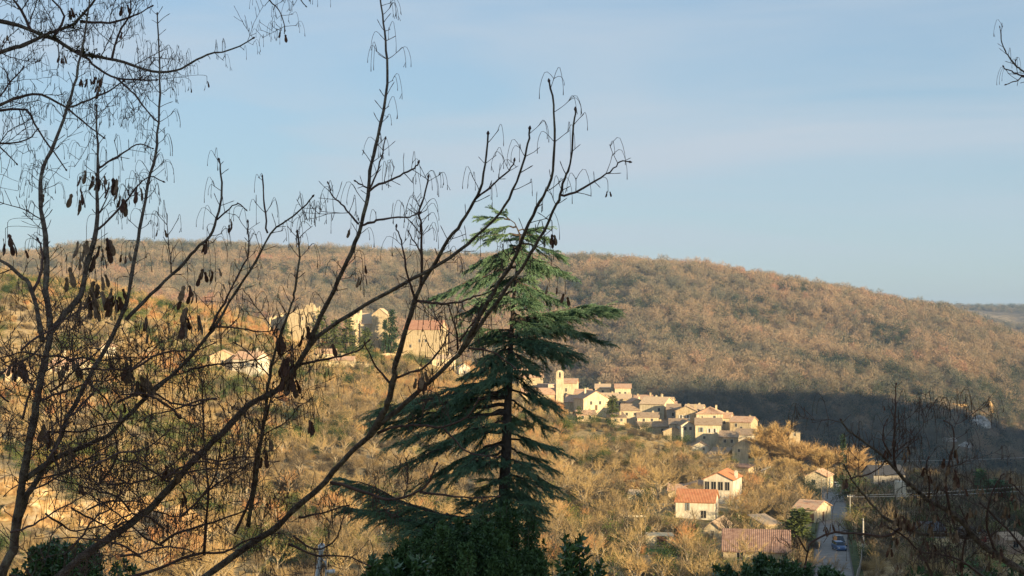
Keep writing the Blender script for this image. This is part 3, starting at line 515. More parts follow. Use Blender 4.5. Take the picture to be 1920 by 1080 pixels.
def pole(x, Y, h, label, name='utility_pole', cat='pole', r=.13, arm=1.2, mat='steel'):
    z = hz(x, Y); root = tag(empty(name, (x, Y, z)), label, cat)
    m = MB(); m.tube([(0, 0, -1), (0, 0, h)], [r, r * .6], 8); m.build('shaft', M[mat], root)
    if arm:
        m = MB(); m.box(-arm / 2, arm / 2, -.06, .06, h - .5, h - .38); a = m.build('crossarm', M[mat], root)
        for q in (-arm * .45, 0, arm * .45): m = MB(); m.tube([(q, 0, h - .38), (q, 0, h - .15)], [.05, .04], 6); m.build('insulator', M['car_white'], a)
    return Vector((x, Y, z + h - .2))
def at_px(px, py, Y): v = pix(px, py, Y); return v.x, Y
wp = at_px(1587, 0, 300); P1 = pole(*wp, 6.5, 'slim pale pole at the right edge of the road', mat='pale_post')
P2 = pole(*at_px(1534, 0, 362), 6, 'thin wooden pole left of the road before the dark tree', mat='bark', arm=.8)
P3 = pole(*at_px(1545, 0, 372), 7, 'taller wooden pole beside the low white wall at the bend', mat='bark', arm=0)
P4 = pole(*at_px(1640, 0, 400), 9.5, 'pole among the plane trees carrying the upper wire', mat='bark')
P5 = pole(*at_px(1611, 0, 240), 6.5, 'pale concrete post near the bottom right of the road', mat='pale_post', arm=0, r=.2)
def street_lamp():
    x, Y = at_px(1424, 0, 430); z = hz(x, Y); top = zpy(880, Y) - z; root = tag(empty('street_lamp', (x, Y, z)), 'street lamp with a slanting white head above the valley trees', 'street lamp')
    m = MB(); m.tube([(0, 0, -1), (0, 0, top - .6), (.5, 0, top)], [.09, .07, .05], 8); m.build('post', M['steel'], root)
    m = MB(); m.tube([(-.9, -.1, top - .55), (2.7, -.1, top + .75)], [.16, .2], 6); m.build('lamp_head', M['car_white'], root)
street_lamp()
def wire(a, b_, sag, label):
    a, b_ = Vector(a), Vector(b_); P = [a.lerp(b_, t / 24) - Vector((0, 0, sag * 4 * (t / 24) * (1 - t / 24))) for t in range(25)]
    m = MB(); m.tube(P, .05, 4); o = m.build('overhead_wire', M['steel']); tag(o, label, 'wire', 'overhead wires crossing the right side')
far_pole = pix(2080, 848, 330); fp = pole(far_pole.x, 330, far_pole.z - hz(far_pole.x, 330) + .2, 'utility pole outside the right edge holding the upper wire', mat='bark')
far2 = pix(2080, 898, 270); fp2 = pole(far2.x, 270, far2.z - hz(far2.x, 270) + .2, 'utility pole outside the right edge holding the lower wires', mat='bark')
wire(P4, far_pole, .6, 'single thin wire running to the right edge over the shaded wood')
wire(P1 + Vector((-.5, 0, 0)), far2 + Vector((-.5, 0, 0)), .5, 'upper one of the two lower wires crossing the right trees')
wire(P1 + Vector((.5, 0, -.3)), far2 + Vector((.5, 0, -1.1)), .5, 'lowest wire crossing the right trees')
# --- pergola and low terrace wall left of the flat shed
def pergola():
    x, Y = at_px(1190, 0, 300); z = hz(x, Y); root = tag(empty('pergola', (x, Y, z), .1), 'small white pergola frame in the trees left of the flat shed', 'pergola')
    for sx in (-2, 0, 2):
        for sy in (0, 1.6): m = MB(); m.box(sx - .08, sx + .08, sy - .08, sy + .08, -.5, 2.1); m.build('post', M['w_white'], root)
    for sy in (0, 1.6): m = MB(); m.box(-2.4, 2.4, sy - .07, sy + .07, 2.102, 2.25); m.build('beam', M['w_white'], root)
    EXC.append((x, Y, 3)); EXC.append((x, Y - 5, 2))
pergola()
def strip_wall(name, pts, h, th, mat, label):
    # dry stone retaining wall following the ground
    m = MB(); P = []
    for (a, b_, Y0), (c, d, Y1) in zip(pts, pts[1:]):
        for t in range(8): f = t / 8; Y = Y0 + (Y1 - Y0) * f; X = pix(a + (c - a) * f, 600, Y).x; P.append((X, Y))
    V = []; Fc = []; r_ = random.Random(len(pts))
    for X, Y in P: g = hz(X, Y); hh = h * r_.uniform(.8, 1.15); V += [(X, Y, g - 1), (X, Y, g + hh), (X, Y + th, g + hh - .05), (X, Y + th, g - 1)]
    for i in range(len(P) - 1): a = i * 4; Fc += [(a, a + 4, a + 5, a + 1), (a + 1, a + 5, a + 6, a + 2), (a + 2, a + 6, a + 7, a + 3)]
    o = link(name, mesh(name, V, Fc, M[mat])); tag(o, label, 'wall')
strip_wall('retaining_wall', [(600, 0, 572), (700, 0, 590), (790, 0, 600), (860, 0, 585)], 1.8, .6, 'w_stone', 'long pale terrace wall running below the castle')
strip_wall('retaining_wall', [(640, 0, 610), (740, 0, 628), (800, 0, 632)], 1.6, .6, 'w_stone', 'short terrace wall just under the castle cypress')
strip_wall('retaining_wall', [(500, 0, 370), (560, 0, 372), (640, 0, 360)], .9, .5, 'w_stone', 'low terrace wall crossing the slope behind the maple limbs')
strip_wall('retaining_wall', [(1600, 0, 205), (1612, 0, 225), (1616, 0, 262)], 1.6, .35, 'w_grey', 'grey garden wall along the right of the road')
strip_wall('retaining_wall', [(1540, 0, 400), (1590, 0, 396)], 1.4, .35, 'w_grey', 'grey wall crossing the road bend')
# --- ochre rock faces, broken into blocks
def rs_(seed, sh): return np.random.RandomState(seed + 500).uniform(-.3, .3, sh)
def rock(px, py, Y, w, h, d, label, mat, seed, lean=.35, name='rock_outcrop'):
    r_ = np.random.RandomState(seed); x, Y = (pix(px, py, Y).x, Y) if Y else hit(px, py, 900, 1700); z = hz(x, Y); nu, nv = int(max(8, w / .7)), int(max(6, h / .5)); U, Vv = np.meshgrid(np.linspace(0, 1, nu), np.linspace(0, 1, nv), indexing='ij')
    X = (U - .5) * w; edge = np.sin(np.pi * np.clip(U, 0, 1)) ** .5; Z = Vv * h * edge * (.8 + .5 * fbm(X * 1.0 + seed * 7, X * 0, 6, 3, seed))
    n1 = fbm(X + seed * 31, Z * 1.6, 3.2, 4, seed + 40); n2 = fbm(X + seed * 31, Z, 9, 3, seed + 60); ridge = np.floor((n1 + .5) * 9) / 9 * 3.2 + rs_(seed, U.shape)
    Yd = lean * Z + ridge + n2 * 4 - edge * d + (1 - edge) * 3; G0 = H(X + x, np.clip(Y + Yd, 205, 2600)) if name != 'x' else 0
    base = z - 1.5
    V = np.stack([X + x, Y + Yd, base + Z], -1).reshape(-1, 3); i, j = np.meshgrid(np.arange(nu - 1), np.arange(nv - 1), indexing='ij'); a = (i * nv + j).ravel()
    Q = np.stack([a, a + nv, a + nv + 1, a + 1], -1); back = V.reshape(nu, nv, 3)[:, -1].copy(); back[:, 1] += d * 2.2; back[:, 2] = H(back[:, 0], back[:, 1]) - .8; n0 = len(V)
    V = np.vstack([V, back]); a = np.arange(nu - 1); Q = np.vstack([Q, np.stack([a * nv + nv - 1, (a + 1) * nv + nv - 1, n0 + a + 1, n0 + a], -1)])
    o = link(name, npmesh(name, V, Q, M[mat])); tag(o, label, 'rock'); EXC.append((x, Y, w * .3))
    if Y > 800: EXC.extend([(x, Y - 12, w * .5 + 3), (x, Y - 24, w * .45 + 3), (x, Y - 38, w * .4 + 3)])
M['ochre'] = noisy('ochre_rock', (.22, .13, .06), (.42, .27, .12), .5, .95, 1, 10, c3=(.56, .44, .28), coord='Generated' if False else 'Object', lo=.38, hi=.64)
M['grey_rock'] = noisy('grey_limestone', (.3, .28, .25), (.55, .52, .48), .3, .95, .8, 9, c3=(.7, .66, .6))
rock(70, 985, 279, 21, 10, 2, 'bright orange ochre rock face at the lower left', 'ochre', 1)
rock(175, 985, 281, 16, 9, 2, 'pale yellow quarried rock face right of the orange one', 'ochre', 2)
rock(265, 965, 284, 13, 8, 1.5, 'small ochre rock face above the fallen blocks', 'ochre', 4)
rock(335, 1005, 276, 13, 8, 2, 'jagged brown rock outcrop with fallen blocks', 'ochre', 6)
rock(20, 930, 292, 16, 8, 2, 'orange rock step at the left edge above the quarry', 'ochre', 7)
rock(1838, 800, 0, 22, 15, 4, 'grey limestone cliff in the shaded wood', 'grey_rock', 9, .2)
rock(1776, 828, 0, 18, 7, 3, 'lower left grey cliff band in the shaded wood', 'grey_rock', 10, .2)
rock(1812, 838, 0, 14, 6, 3, 'small grey crag below the shaded cliff', 'grey_rock', 12, .2)
rock(1857, 772, 0, 9, 14, 3, 'narrow sunlit golden crag above the shade edge', 'ochre', 13, .2, 'rock_crag')
rock(1795, 760, 0, 22, 4, 3, 'sunlit orange rock ledge along the shade edge', 'ochre', 15, .3)
# ------------------------------------------------------------------ plants of the slopes
def blades(P0, P1, w, rs, name, mat):       # thin tapering twigs as crossed slivers
    P0 = np.asarray(P0); P1 = np.asarray(P1); d = P1 - P0; n = len(P0); w = np.broadcast_to(w, (n,))[:, None]
    q = rs.normal(size=(n, 3)); a = np.cross(d, q); a /= np.linalg.norm(a, axis=1, keepdims=True) + 1e-9
    V = np.stack([P0 - a * w, P0 + a * w, P1 + a * w * .25], 1).reshape(-1, 3)
    return V, np.arange(3 * n).reshape(-1, 3)
def bare_tree(seed, h, spread, up, lv, ntw, wt=.03, nl=7, trunk=.28):
    # trunk and main limbs as tubes; crown of fine twigs
    r_ = random.Random(seed); rs = np.random.RandomState(seed); tk = MB(); A, Bn, Wd = [], [], []
    def limb(p0, d, L, R, k):
        P = [p0]; dd = d.copy(); n = 4
        for i in range(n):
            dd = (dd + Vector((r_.uniform(-.18, .18), r_.uniform(-.18, .18), r_.uniform(-.05, .16) * up))).normalized(); P.append(P[-1] + dd * L / n)
        rr = [R * (1 - .6 * i / n) for i in range(n + 1)]
        if k <= 1: tk.tube(P, rr, 5 if k else 6, False)
        else:
            for a, b_, ra in zip(P, P[1:], rr): A.append(a); Bn.append(b_); Wd.append(max(ra, wt * .6))
        if k >= lv:
            for a, b_ in zip(P[1:], P[2:] + [P[-1] + dd * L * .3]):
                for _ in range(ntw):
                    e = (b_ - a).normalized() + Vector((r_.gauss(0, .55), r_.gauss(0, .55), r_.gauss(.1 * up, .4))); l2 = L * r_.uniform(.35, .8); s_ = a.lerp(b_, r_.random())
                    A.append(s_); Bn.append(s_ + e.normalized() * l2); Wd.append(wt)
            return
        nb = nl if k == 0 else r_.randint(3, 5)
        for i in range(nb):
            t = r_.uniform(.35, 1) if k else .3 + .7 * (i + .5) / nb; j = min(int(t * n), n - 1); q = P[j].lerp(P[j + 1], t * n - j)
            az = r_.uniform(0, 6.28) if k else i * 2.4 + r_.uniform(-.5, .5); ax = (P[j + 1] - P[j]).normalized(); o = ax.orthogonal(); o.rotate(Matrix.Rotation(az, 3, ax))
            sp = spread * r_.uniform(.7, 1.25); limb(q, (ax * (1 - sp * .6) + o * sp + Vector((0, 0, .15 * up))).normalized(), L * r_.uniform(.5, .78) * (1.15 - .35 * t * (k == 0)), R * .5, k + 1)
    limb(Vector((0, 0, -.3)), Vector((0, 0, 1)), h * .55, trunk, 0)
    V, T = blades(A, Bn, np.array(Wd), rs, '', None); tm = mesh('trunk', tk.V, tk.F, M['bark_pale'])
    z = np.percentile(V[:, 2], 98); return tm, npmesh('crown', V, T, M['twig_near']), z
def leaf_bush(seed, n, rx_, rz_, ls, mat, core=True, clumps=9, name='foliage', cone=0):
    rs = np.random.RandomState(seed); c = rs.normal(size=(clumps, 3)) * [rx_ * .45, rx_ * .45, rz_ * .3] + [0, 0, rz_ * .55]
    if cone:
        t = rs.rand(clumps); an = rs.rand(clumps) * 6.28; rad = (1 - t) ** .8 * rx_ * .75; c = np.stack([rad * np.cos(an), rad * np.sin(an), t * rz_ * 1.0 + .1], 1)
    k = rs.randint(0, clumps, n); s = rx_ * (.33 if not cone else .2); P = c[k] + rs.normal(size=(n, 3)) * s * [1, 1, .8]; P[:, 2] = np.maximum(P[:, 2], .02)
    d = P - c[k] + rs.normal(size=(n, 3)) * s * .8; d[:, 2] += s * .4; d /= np.linalg.norm(d, axis=1, keepdims=True) + 1e-9
    q = np.cross(d, rs.normal(size=(n, 3))); q /= np.linalg.norm(q, axis=1, keepdims=True) + 1e-9; l = ls * rs.uniform(.6, 1.3, (n, 1))
    V = np.stack([P, P + d * l * .5 + q * l * .3, P + d * l, P + d * l * .5 - q * l * .3], 1).reshape(-1, 3)
    return npmesh(name, V, np.arange(4 * n).reshape(-1, 4), mat)
def twig_bush(seed, n, rx_, rz_, w, mat, up=.8, name='crown', crown=.0):
    rs = np.random.RandomState(seed); an = rs.rand(n) * 6.28; r_ = rx_ * np.sqrt(rs.rand(n)); b = np.stack([r_ * np.cos(an) * .5, r_ * np.sin(an) * .5, rs.rand(n) * rz_ * .55 + crown], 1)
    d = np.stack([np.cos(an) * r_ / rx_, np.sin(an) * r_ / rx_, np.full(n, up)], 1) + rs.normal(size=(n, 3)) * .45; d /= np.linalg.norm(d, axis=1, keepdims=True)
    l = rz_ * rs.uniform(.25, .6, (n, 1)); V, T = blades(b, b + d * l, w, rs, '', None); return npmesh(name, V, T, mat)
lib = bpy.data.collections                   # prototypes live in collections that are not part of the scene
def proto_col(name, meshes):
    c = lib.new(name)
    for i, ms in enumerate(meshes):
        if isinstance(ms, tuple):            # join trunk and crown for scattering
            V = []; T = []; mi = []; mats = []; n0 = 0
            for k, me in enumerate(ms):
                v = np.empty(len(me.vertices) * 3, np.float32); me.vertices.foreach_get('co', v); v = v.reshape(-1, 3); V.append(v)
                for q in me.polygons: T.append(tuple(a + n0 for a in q.vertices)); mi.append(k)
                n0 += len(v); mats.append(me.materials[0])
            me = mesh(f'plant_{name}', np.vstack(V), T, mats, fm=mi)
        else: me = ms
        o = bpy.data.objects.new(f'{name}_{i:02d}', me); c.objects.link(o)
    return c
def scatter(name, col, X, Y, Z, S, T, K, sz=None, tilt=.08, seed=1):
    rs = np.random.RandomState(seed); n = len(X); me = bpy.data.meshes.new(name); me.vertices.add(n); me.vertices.foreach_set('co', np.stack([X, Y, Z], 1).astype(np.float32).ravel())
    R = np.stack([rs.normal(size=n) * tilt, rs.normal(size=n) * tilt, rs.rand(n) * 6.28], 1); sz = S if sz is None else sz; SS = np.stack([S, S, sz], 1)
    a = me.attributes.new('rot', 'FLOAT_VECTOR', 'POINT'); a.data.foreach_set('vector', R.astype(np.float32).ravel())
    a = me.attributes.new('scl', 'FLOAT_VECTOR', 'POINT'); a.data.foreach_set('vector', SS.astype(np.float32).ravel())
    a = me.attributes.new('tint', 'FLOAT', 'POINT'); a.data.foreach_set('value', np.clip(T, 0, 1).astype(np.float32))
    a = me.attributes.new('kind', 'INT', 'POINT'); a.data.foreach_set('value', K.astype(np.int32))
    g = bpy.data.node_groups.new(name, 'GeometryNodeTree'); g.interface.new_socket('Geometry', in_out='INPUT', socket_type='NodeSocketGeometry'); g.interface.new_socket('Geometry', in_out='OUTPUT', socket_type='NodeSocketGeometry')
    n_ = g.nodes; l = g.links; gi = n_.new('NodeGroupInput'); go = n_.new('NodeGroupOutput'); ip = n_.new('GeometryNodeInstanceOnPoints'); ci = n_.new('GeometryNodeCollectionInfo')
    ci.inputs['Collection'].default_value = col; ci.inputs['Separate Children'].default_value = True; ci.inputs['Reset Children'].default_value = True
    def attr(nm, t):
        q = n_.new('GeometryNodeInputNamedAttribute'); q.data_type = t; q.inputs['Name'].default_value = nm; return [s for s in q.outputs if s.enabled][0] if False else q.outputs['Attribute']
    l.new(gi.outputs[0], ip.inputs['Points']); l.new(ci.outputs[0], ip.inputs['Instance']); ip.inputs['Pick Instance'].default_value = True
    l.new(attr('kind', 'INT'), ip.inputs['Instance Index']); l.new(attr('rot', 'FLOAT_VECTOR'), ip.inputs['Rotation']); l.new(attr('scl', 'FLOAT_VECTOR'), ip.inputs['Scale']); l.new(ip.outputs[0], go.inputs[0])
    o = link(name, me); md = o.modifiers.new('scatter', 'NODES'); md.node_group = g; return tag(o, kind='stuff')
def clear(X, Y, extra=0):
    E = np.array(EXC); ok = np.ones(len(X), bool)
    for ex, ey, er in E: ok &= (X - ex) ** 2 + (Y - ey) ** 2 > (er + extra) ** 2
    return ok

# --- far hill: bare oak wood, a mass of crowns
def far_crown(seed, n, w, r=1.0):
    rs = np.random.RandomState(seed); lob = rs.normal(size=(7, 3)) * [.42, .42, .22] + [0, 0, .62]; k = rs.randint(0, 7, n)
    u = rs.normal(size=(n, 3)); u /= np.linalg.norm(u, axis=1, keepdims=True); R = rs.uniform(.2, .46, (n, 1)); P = lob[k] + u * R * [1, 1, .8]; P[:, 2] = np.maximum(P[:, 2], .05)
    d = u + rs.normal(size=(n, 3)) * .5 + [0, 0, .5]; d /= np.linalg.norm(d, axis=1, keepdims=True); V, T = blades(P, P + d * rs.uniform(.12, .3, (n, 1)), w, rs, '', None)
    st = []; 
    for q in lob: st.append((q * [.15, .15, 0], q))
    V2, T2 = blades([a for a, _ in st], [b for _, b in st], .03, rs, '', None); return npmesh('crown', np.vstack([V, V2]), np.vstack([T, T2 + len(V)]), M['twig_far'])
far_col = proto_col('far_wood', [far_crown(i, 400, .019) for i in range(6)] + [leaf_bush(40 + i, 260, .8, 1.1, .17, M['evergreen_far']) for i in range(2)])
rs = np.random.RandomState(5); n = 62000
uu = rs.uniform(-.62, .62, n); yy = np.sqrt(rs.uniform(770 ** 2, 2420 ** 2, n)); xx = uu * yy; zz = H(xx, yy)
ok = clear(xx, yy, -2); c1 = fbm(xx, yy, 120, 4, 77); ok &= (c1 > -.27) | (rs.rand(n) > .6); xx, yy, zz, c1 = xx[ok], yy[ok], zz[ok], c1[ok]; n = len(xx)
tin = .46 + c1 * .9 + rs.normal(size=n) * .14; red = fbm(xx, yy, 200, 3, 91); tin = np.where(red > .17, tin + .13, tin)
low_ = (zz < -53) & (fbm(xx, yy, 90, 3, 15) > -.12); tin = tin - .22 * (zz < -48)   # evergreen oaks added and low twig tints darkened to deepen the gorge shade
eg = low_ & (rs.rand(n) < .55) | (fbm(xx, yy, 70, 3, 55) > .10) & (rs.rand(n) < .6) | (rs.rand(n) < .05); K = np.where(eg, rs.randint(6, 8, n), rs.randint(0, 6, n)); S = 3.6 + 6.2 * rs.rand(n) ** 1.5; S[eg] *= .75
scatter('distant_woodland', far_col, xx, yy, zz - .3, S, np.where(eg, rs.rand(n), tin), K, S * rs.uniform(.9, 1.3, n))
n = 9000; yy = rs.uniform(2400, 5200, n); xx = rs.uniform(.25, .62, n) * yy; ok = fbm(xx, yy, 500, 3, 8) > -.06; xx, yy = xx[ok], yy[ok]; n = len(xx)
scatter('faraway_woodland', far_col, xx, yy, H(xx, yy) - .5, rs.uniform(7, 13, n), rs.uniform(.1, .5, n), rs.randint(0, 8, n))

# --- near slopes
TREES = [bare_tree(100 + i, 7.5, .55, 1.0, 2, 5, .022) for i in range(5)]              # rounded bare trees
SHRUB = [twig_bush(200 + i, 420, 1.5, 2.2, .022, M['twig_near']) for i in range(4)]     # golden scrub
GREEN = [leaf_bush(300 + i, 900, 1.6, 2.3, .2, M['green_bush']) for i in range(3)]      # evergreen scrub
GRASS = [twig_bush(400 + i, 160, 1.1, .8, .02, M['twig_near'], 1.2) for i in range(2)]
near_col = proto_col('near_scrub', [(a, b) for a, b, _ in TREES] + SHRUB + GREEN + GRASS)
rs = np.random.RandomState(9); n = 44000
uu = rs.uniform(-.55, .55, n); yy = np.sqrt(rs.uniform(205 ** 2, 760 ** 2, n)); xx = uu * yy
px_ = 960 + uu * F
dens = fbm(xx, yy, 40, 4, 21); grn = fbm(xx, yy, 32, 3, 33); typ = rs.rand(n)
right = px_ > 1600
gp = np.clip(.16 + (grn + .04) * 3.6 * (px_ < 900) + (grn - .05) * 1.6 * (px_ >= 900) + .25 * right, .02, .7)
treeP = np.where(px_ < 560, .10, .30) * np.clip(1 + dens * 2, .2, 2)
cls = np.where(typ < gp, 2, np.where(typ < gp + treeP, 0, np.where(typ < gp + treeP + .38, 1, 3)))
ok = clear(xx, yy) & ((dens > -.2) | (rs.rand(n) > .35)) & (~right | (rs.rand(n) > .4) | (cls == 2))
crestclear = ~((yy > 600) & (px_ > 500) & (px_ < 860) & (cls == 0)); ok &= crestclear
ok &= ~((yy > 455) & (yy < 600) & (px_ > 1050) & (px_ < 1425) & ((cls == 0) | (rs.rand(n) < .35)))   # gardens of the village: low scrub only
ok &= ~((px_ < 345) & (yy > 250) & (yy < 325) & (rs.rand(n) < .45))   # bare quarry ground
tp_ = proj(xx, yy, H(xx, yy) + np.select([cls == 0, cls == 1, cls == 2], [5.5, 3.0, 2.4], .6))[1]; rr_ = rs.rand(n)
for kx, kw, kb, kY in KEEP: ok &= ~((np.abs(px_ - kx) < kw * .5 + 8) & (yy < kY) & (yy > kY - 110) & (tp_ < kb - 5) & (rr_ < .88))
xx, yy, cls, px_, dens, grn = xx[ok], yy[ok], cls[ok], px_[ok], dens[ok], grn[ok]; n = len(xx); zz = H(xx, yy)
K = np.select([cls == 0, cls == 1, cls == 2], [rs.randint(0, 5, n), rs.randint(5, 9, n), rs.randint(9, 12, n)], rs.randint(12, 14, n))
S = np.select([cls == 0, cls == 1, cls == 2], [rs.uniform(.5, .95, n), rs.uniform(.6, 1.5, n), rs.uniform(.45, 1.25, n)], rs.uniform(.7, 1.8, n))
T = np.clip(.50 + dens * .9 + fbm(xx, yy, 16, 2, 61) * 1.2 + rs.normal(size=n) * .2 - .12 * (px_ > 1450) - .22 * (px_ > 1600), 0, 1)  # tints lowered on the right to imitate the shade there
# the plants that show largest become things of their own, the rest stays one mass
size = S * np.select([cls == 0, cls == 1, cls == 2], [6.5, 2.6, 2.6], .3) / yy; inframe = (px_ > 20) & (px_ < 1900); pyb = proj(xx, yy, zz)[1]
cand = np.where(inframe & (pyb < 1090) & (cls != 3))[0]; single = []
for c_, lim in ((0, 170), (2, 55)):
    w = cand[cls[cand] == c_]; single += list(w[np.argsort(-size[w])][:lim])
single = np.array(single); rest = np.ones(n, bool); rest[single] = False
def zone(px, Y):
    return ('low ' if Y < 262 else 'midway ' if Y < 320 else 'high ') + zone_(px, Y)
def zone_(px, Y):
    if px < 200: return 'on the far left slope by the ochre rock'
    if px < 380: return 'on the slope right of the ochre rock'
    if px < 560: return 'on the slope under the hillside villa'
    if px < 720: return 'on the terraces below the castle'
    if px < 900: return 'on the slope left of the cedar'
    if px < 1050: return 'on the slope right behind the cedar'
    if px < 1180: return 'on the open slope below the church'
    if px < 1300: return 'below the village centre' if Y > 340 else 'around the flat topped shed'
    if px < 1480: return 'above the white villa' if Y > 340 else 'around the long ribbed barn roof'
    if px < 1600: return 'close beside the shaded road'
    if px < 1740: return 'in the gardens below the grey slate house'
    return 'around the red shuttered pink house'
def adj(s, t, y, lo, hi):
    big_ = s > hi; low_ = s < lo
    return ('large' if big_ else 'small' if low_ else 'middling') + (' brownish' if t < .45 else ' golden' if t < .66 else ' orange')
def tree_thing(i, me, nm, lab, cat, x, y, z, s, t, rz, group):
    root = tag(empty(nm, (x, y, z), rz), lab, cat, group); root.scale = (s, s, s * (1 + .15 * math.sin(i)))
    for a in me:
        o = link(a.name.split('.')[0], a, root); o['tint'] = float(t)
    return root
stem_mb = MB(); 
for q in range(4): a = q * 1.7; stem_mb.tube([(0, 0, -.3), (.25 * math.cos(a), .25 * math.sin(a), .6), (.7 * math.cos(a), .7 * math.sin(a), 1.5)], [.07, .05, .02], 5)
stem_me = mesh('stem', stem_mb.V, stem_mb.F, M['bark'])
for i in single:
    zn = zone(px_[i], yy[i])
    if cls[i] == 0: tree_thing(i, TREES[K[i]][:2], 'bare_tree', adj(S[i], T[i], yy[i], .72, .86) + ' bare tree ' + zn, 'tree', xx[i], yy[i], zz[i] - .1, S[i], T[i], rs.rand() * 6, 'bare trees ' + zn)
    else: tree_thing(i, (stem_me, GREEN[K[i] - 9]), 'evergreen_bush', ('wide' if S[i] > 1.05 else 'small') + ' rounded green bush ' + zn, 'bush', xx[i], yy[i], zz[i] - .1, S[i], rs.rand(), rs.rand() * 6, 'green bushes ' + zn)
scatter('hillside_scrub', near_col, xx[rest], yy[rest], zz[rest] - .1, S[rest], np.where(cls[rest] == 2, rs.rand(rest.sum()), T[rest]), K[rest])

# plants of one kind in one spot are told apart by their order from the left
same = {}
for o in SC.objects:
    if o.get('group') and o.get('category') in ('tree', 'bush') and o.parent is None: same.setdefault(o['label'], []).append(o)
ORD = ['leftmost', 'second from left', 'third from left', 'fourth from left', 'fifth from left', 'sixth from left', 'seventh from left', 'eighth from left', 'ninth from left', 'tenth from left', 'eleventh from left', 'twelfth from left']
for lb, os_ in same.items():
    if len(os_) > 1:
        os_.sort(key=lambda o: o.location.x / o.location.y)
        for q, o in enumerate(os_[:12]): o['label'] = (ORD[q] if q < len(os_) - 1 else 'rightmost') + ' ' + lb
# --- big single trees
BIG = [bare_tree(500 + i, 12, .5, 1.6, 3, 17, .035, 9, .32) for i in range(2)]              # tall upright plane trees
PALE = [bare_tree(520 + i, 10, .75, .8, 2, 7, .03, 8, .3) for i in range(2)]
def big(k, px, py, Y, h, wf, lab, tint=.55, rz=0, lib_=BIG, nm='plane_tree', grp=None, base=None):
    x = pix(px, 600, Y).x; z = hz(x, Y); top = zpy(py, Y); s = (top - z) / lib_[k][2]
    r_ = tree_thing(k, lib_[k][:2], nm, lab, 'tree', x, Y, z - .1, 1, tint, rz, grp); r_.scale = (s * wf, s * wf, s); return r_
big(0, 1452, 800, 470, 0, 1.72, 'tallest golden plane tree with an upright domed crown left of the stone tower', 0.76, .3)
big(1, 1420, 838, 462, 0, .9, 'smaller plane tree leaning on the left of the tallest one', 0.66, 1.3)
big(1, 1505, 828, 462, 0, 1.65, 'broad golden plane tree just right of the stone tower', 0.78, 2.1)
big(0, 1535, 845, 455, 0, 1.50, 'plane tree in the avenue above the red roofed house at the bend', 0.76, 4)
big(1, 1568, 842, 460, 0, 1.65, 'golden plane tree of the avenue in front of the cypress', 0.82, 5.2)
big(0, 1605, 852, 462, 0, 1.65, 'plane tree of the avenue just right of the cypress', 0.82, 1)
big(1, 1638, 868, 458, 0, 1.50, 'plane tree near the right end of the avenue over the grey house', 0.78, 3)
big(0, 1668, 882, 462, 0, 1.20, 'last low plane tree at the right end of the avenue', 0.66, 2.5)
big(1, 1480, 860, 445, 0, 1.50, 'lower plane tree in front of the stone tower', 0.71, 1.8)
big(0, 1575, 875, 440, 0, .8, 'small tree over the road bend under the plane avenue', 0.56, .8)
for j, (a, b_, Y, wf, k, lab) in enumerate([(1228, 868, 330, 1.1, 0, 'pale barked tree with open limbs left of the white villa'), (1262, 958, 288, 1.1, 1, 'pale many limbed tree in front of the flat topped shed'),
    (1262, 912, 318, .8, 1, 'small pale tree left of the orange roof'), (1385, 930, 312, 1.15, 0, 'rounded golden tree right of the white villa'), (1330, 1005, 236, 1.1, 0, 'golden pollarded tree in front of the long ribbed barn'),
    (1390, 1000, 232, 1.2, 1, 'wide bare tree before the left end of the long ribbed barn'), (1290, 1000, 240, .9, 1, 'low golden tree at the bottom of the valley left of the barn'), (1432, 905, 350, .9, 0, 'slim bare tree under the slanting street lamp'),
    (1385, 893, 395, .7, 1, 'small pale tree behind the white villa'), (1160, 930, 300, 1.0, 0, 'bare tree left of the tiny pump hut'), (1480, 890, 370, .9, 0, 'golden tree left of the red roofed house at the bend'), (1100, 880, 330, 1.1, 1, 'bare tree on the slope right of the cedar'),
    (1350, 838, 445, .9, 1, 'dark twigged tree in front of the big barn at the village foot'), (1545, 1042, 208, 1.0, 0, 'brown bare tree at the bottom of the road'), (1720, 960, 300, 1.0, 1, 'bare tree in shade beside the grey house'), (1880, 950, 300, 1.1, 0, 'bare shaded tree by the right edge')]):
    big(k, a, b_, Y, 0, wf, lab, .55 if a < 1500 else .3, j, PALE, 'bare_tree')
# evergreens
CON = [leaf_bush(600 + i, 2600, 1.0, 8, .28, M['dark_green'], clumps=70, cone=1) for i in range(2)]
tk_mb = MB(); tk_mb.tube([(0, 0, -.5), (0, 0, 4), (0, 0, 7.5)], [.22, .14, .03], 6); con_tk = mesh('trunk', tk_mb.V, tk_mb.F, M['bark'])
def conifer(px, pt, pb, Y, wpx, lab, nm='cypress', k=0, cat='tree', mat=None, foll=None):
    x = pix(px, 600, Y).x; z = min(zpy(pb, Y), hz(x, Y)); h = zpy(pt, Y) - z; root = tag(empty(nm, (x, Y, z)), lab, cat); root.scale = (wpx * Y / F / 2.1,) * 2 + (h / 8.3,)
    link('trunk', con_tk, root); o = link('foliage', foll or CON[k], root); o['tint'] = .3; return root
conifer(735, 582, 660, 640, 26, 'dark tall cypress between the castle keep and the hall')
conifer(722, 600, 662, 636, 16, 'shorter cypress clinging to the left of the tall castle one', k=1)
conifer(1579, 816, 870, 452, 17, 'lone cypress rising behind the plane trees', k=1)
M['pine_green'] = noisy('pine_green', (.05, .075, .02), (.13, .15, .045), .8); PINE = [leaf_bush(640 + i, 1500, 1.0, 8, .3, M['pine_green'], clumps=26, cone=1) for i in range(2)]
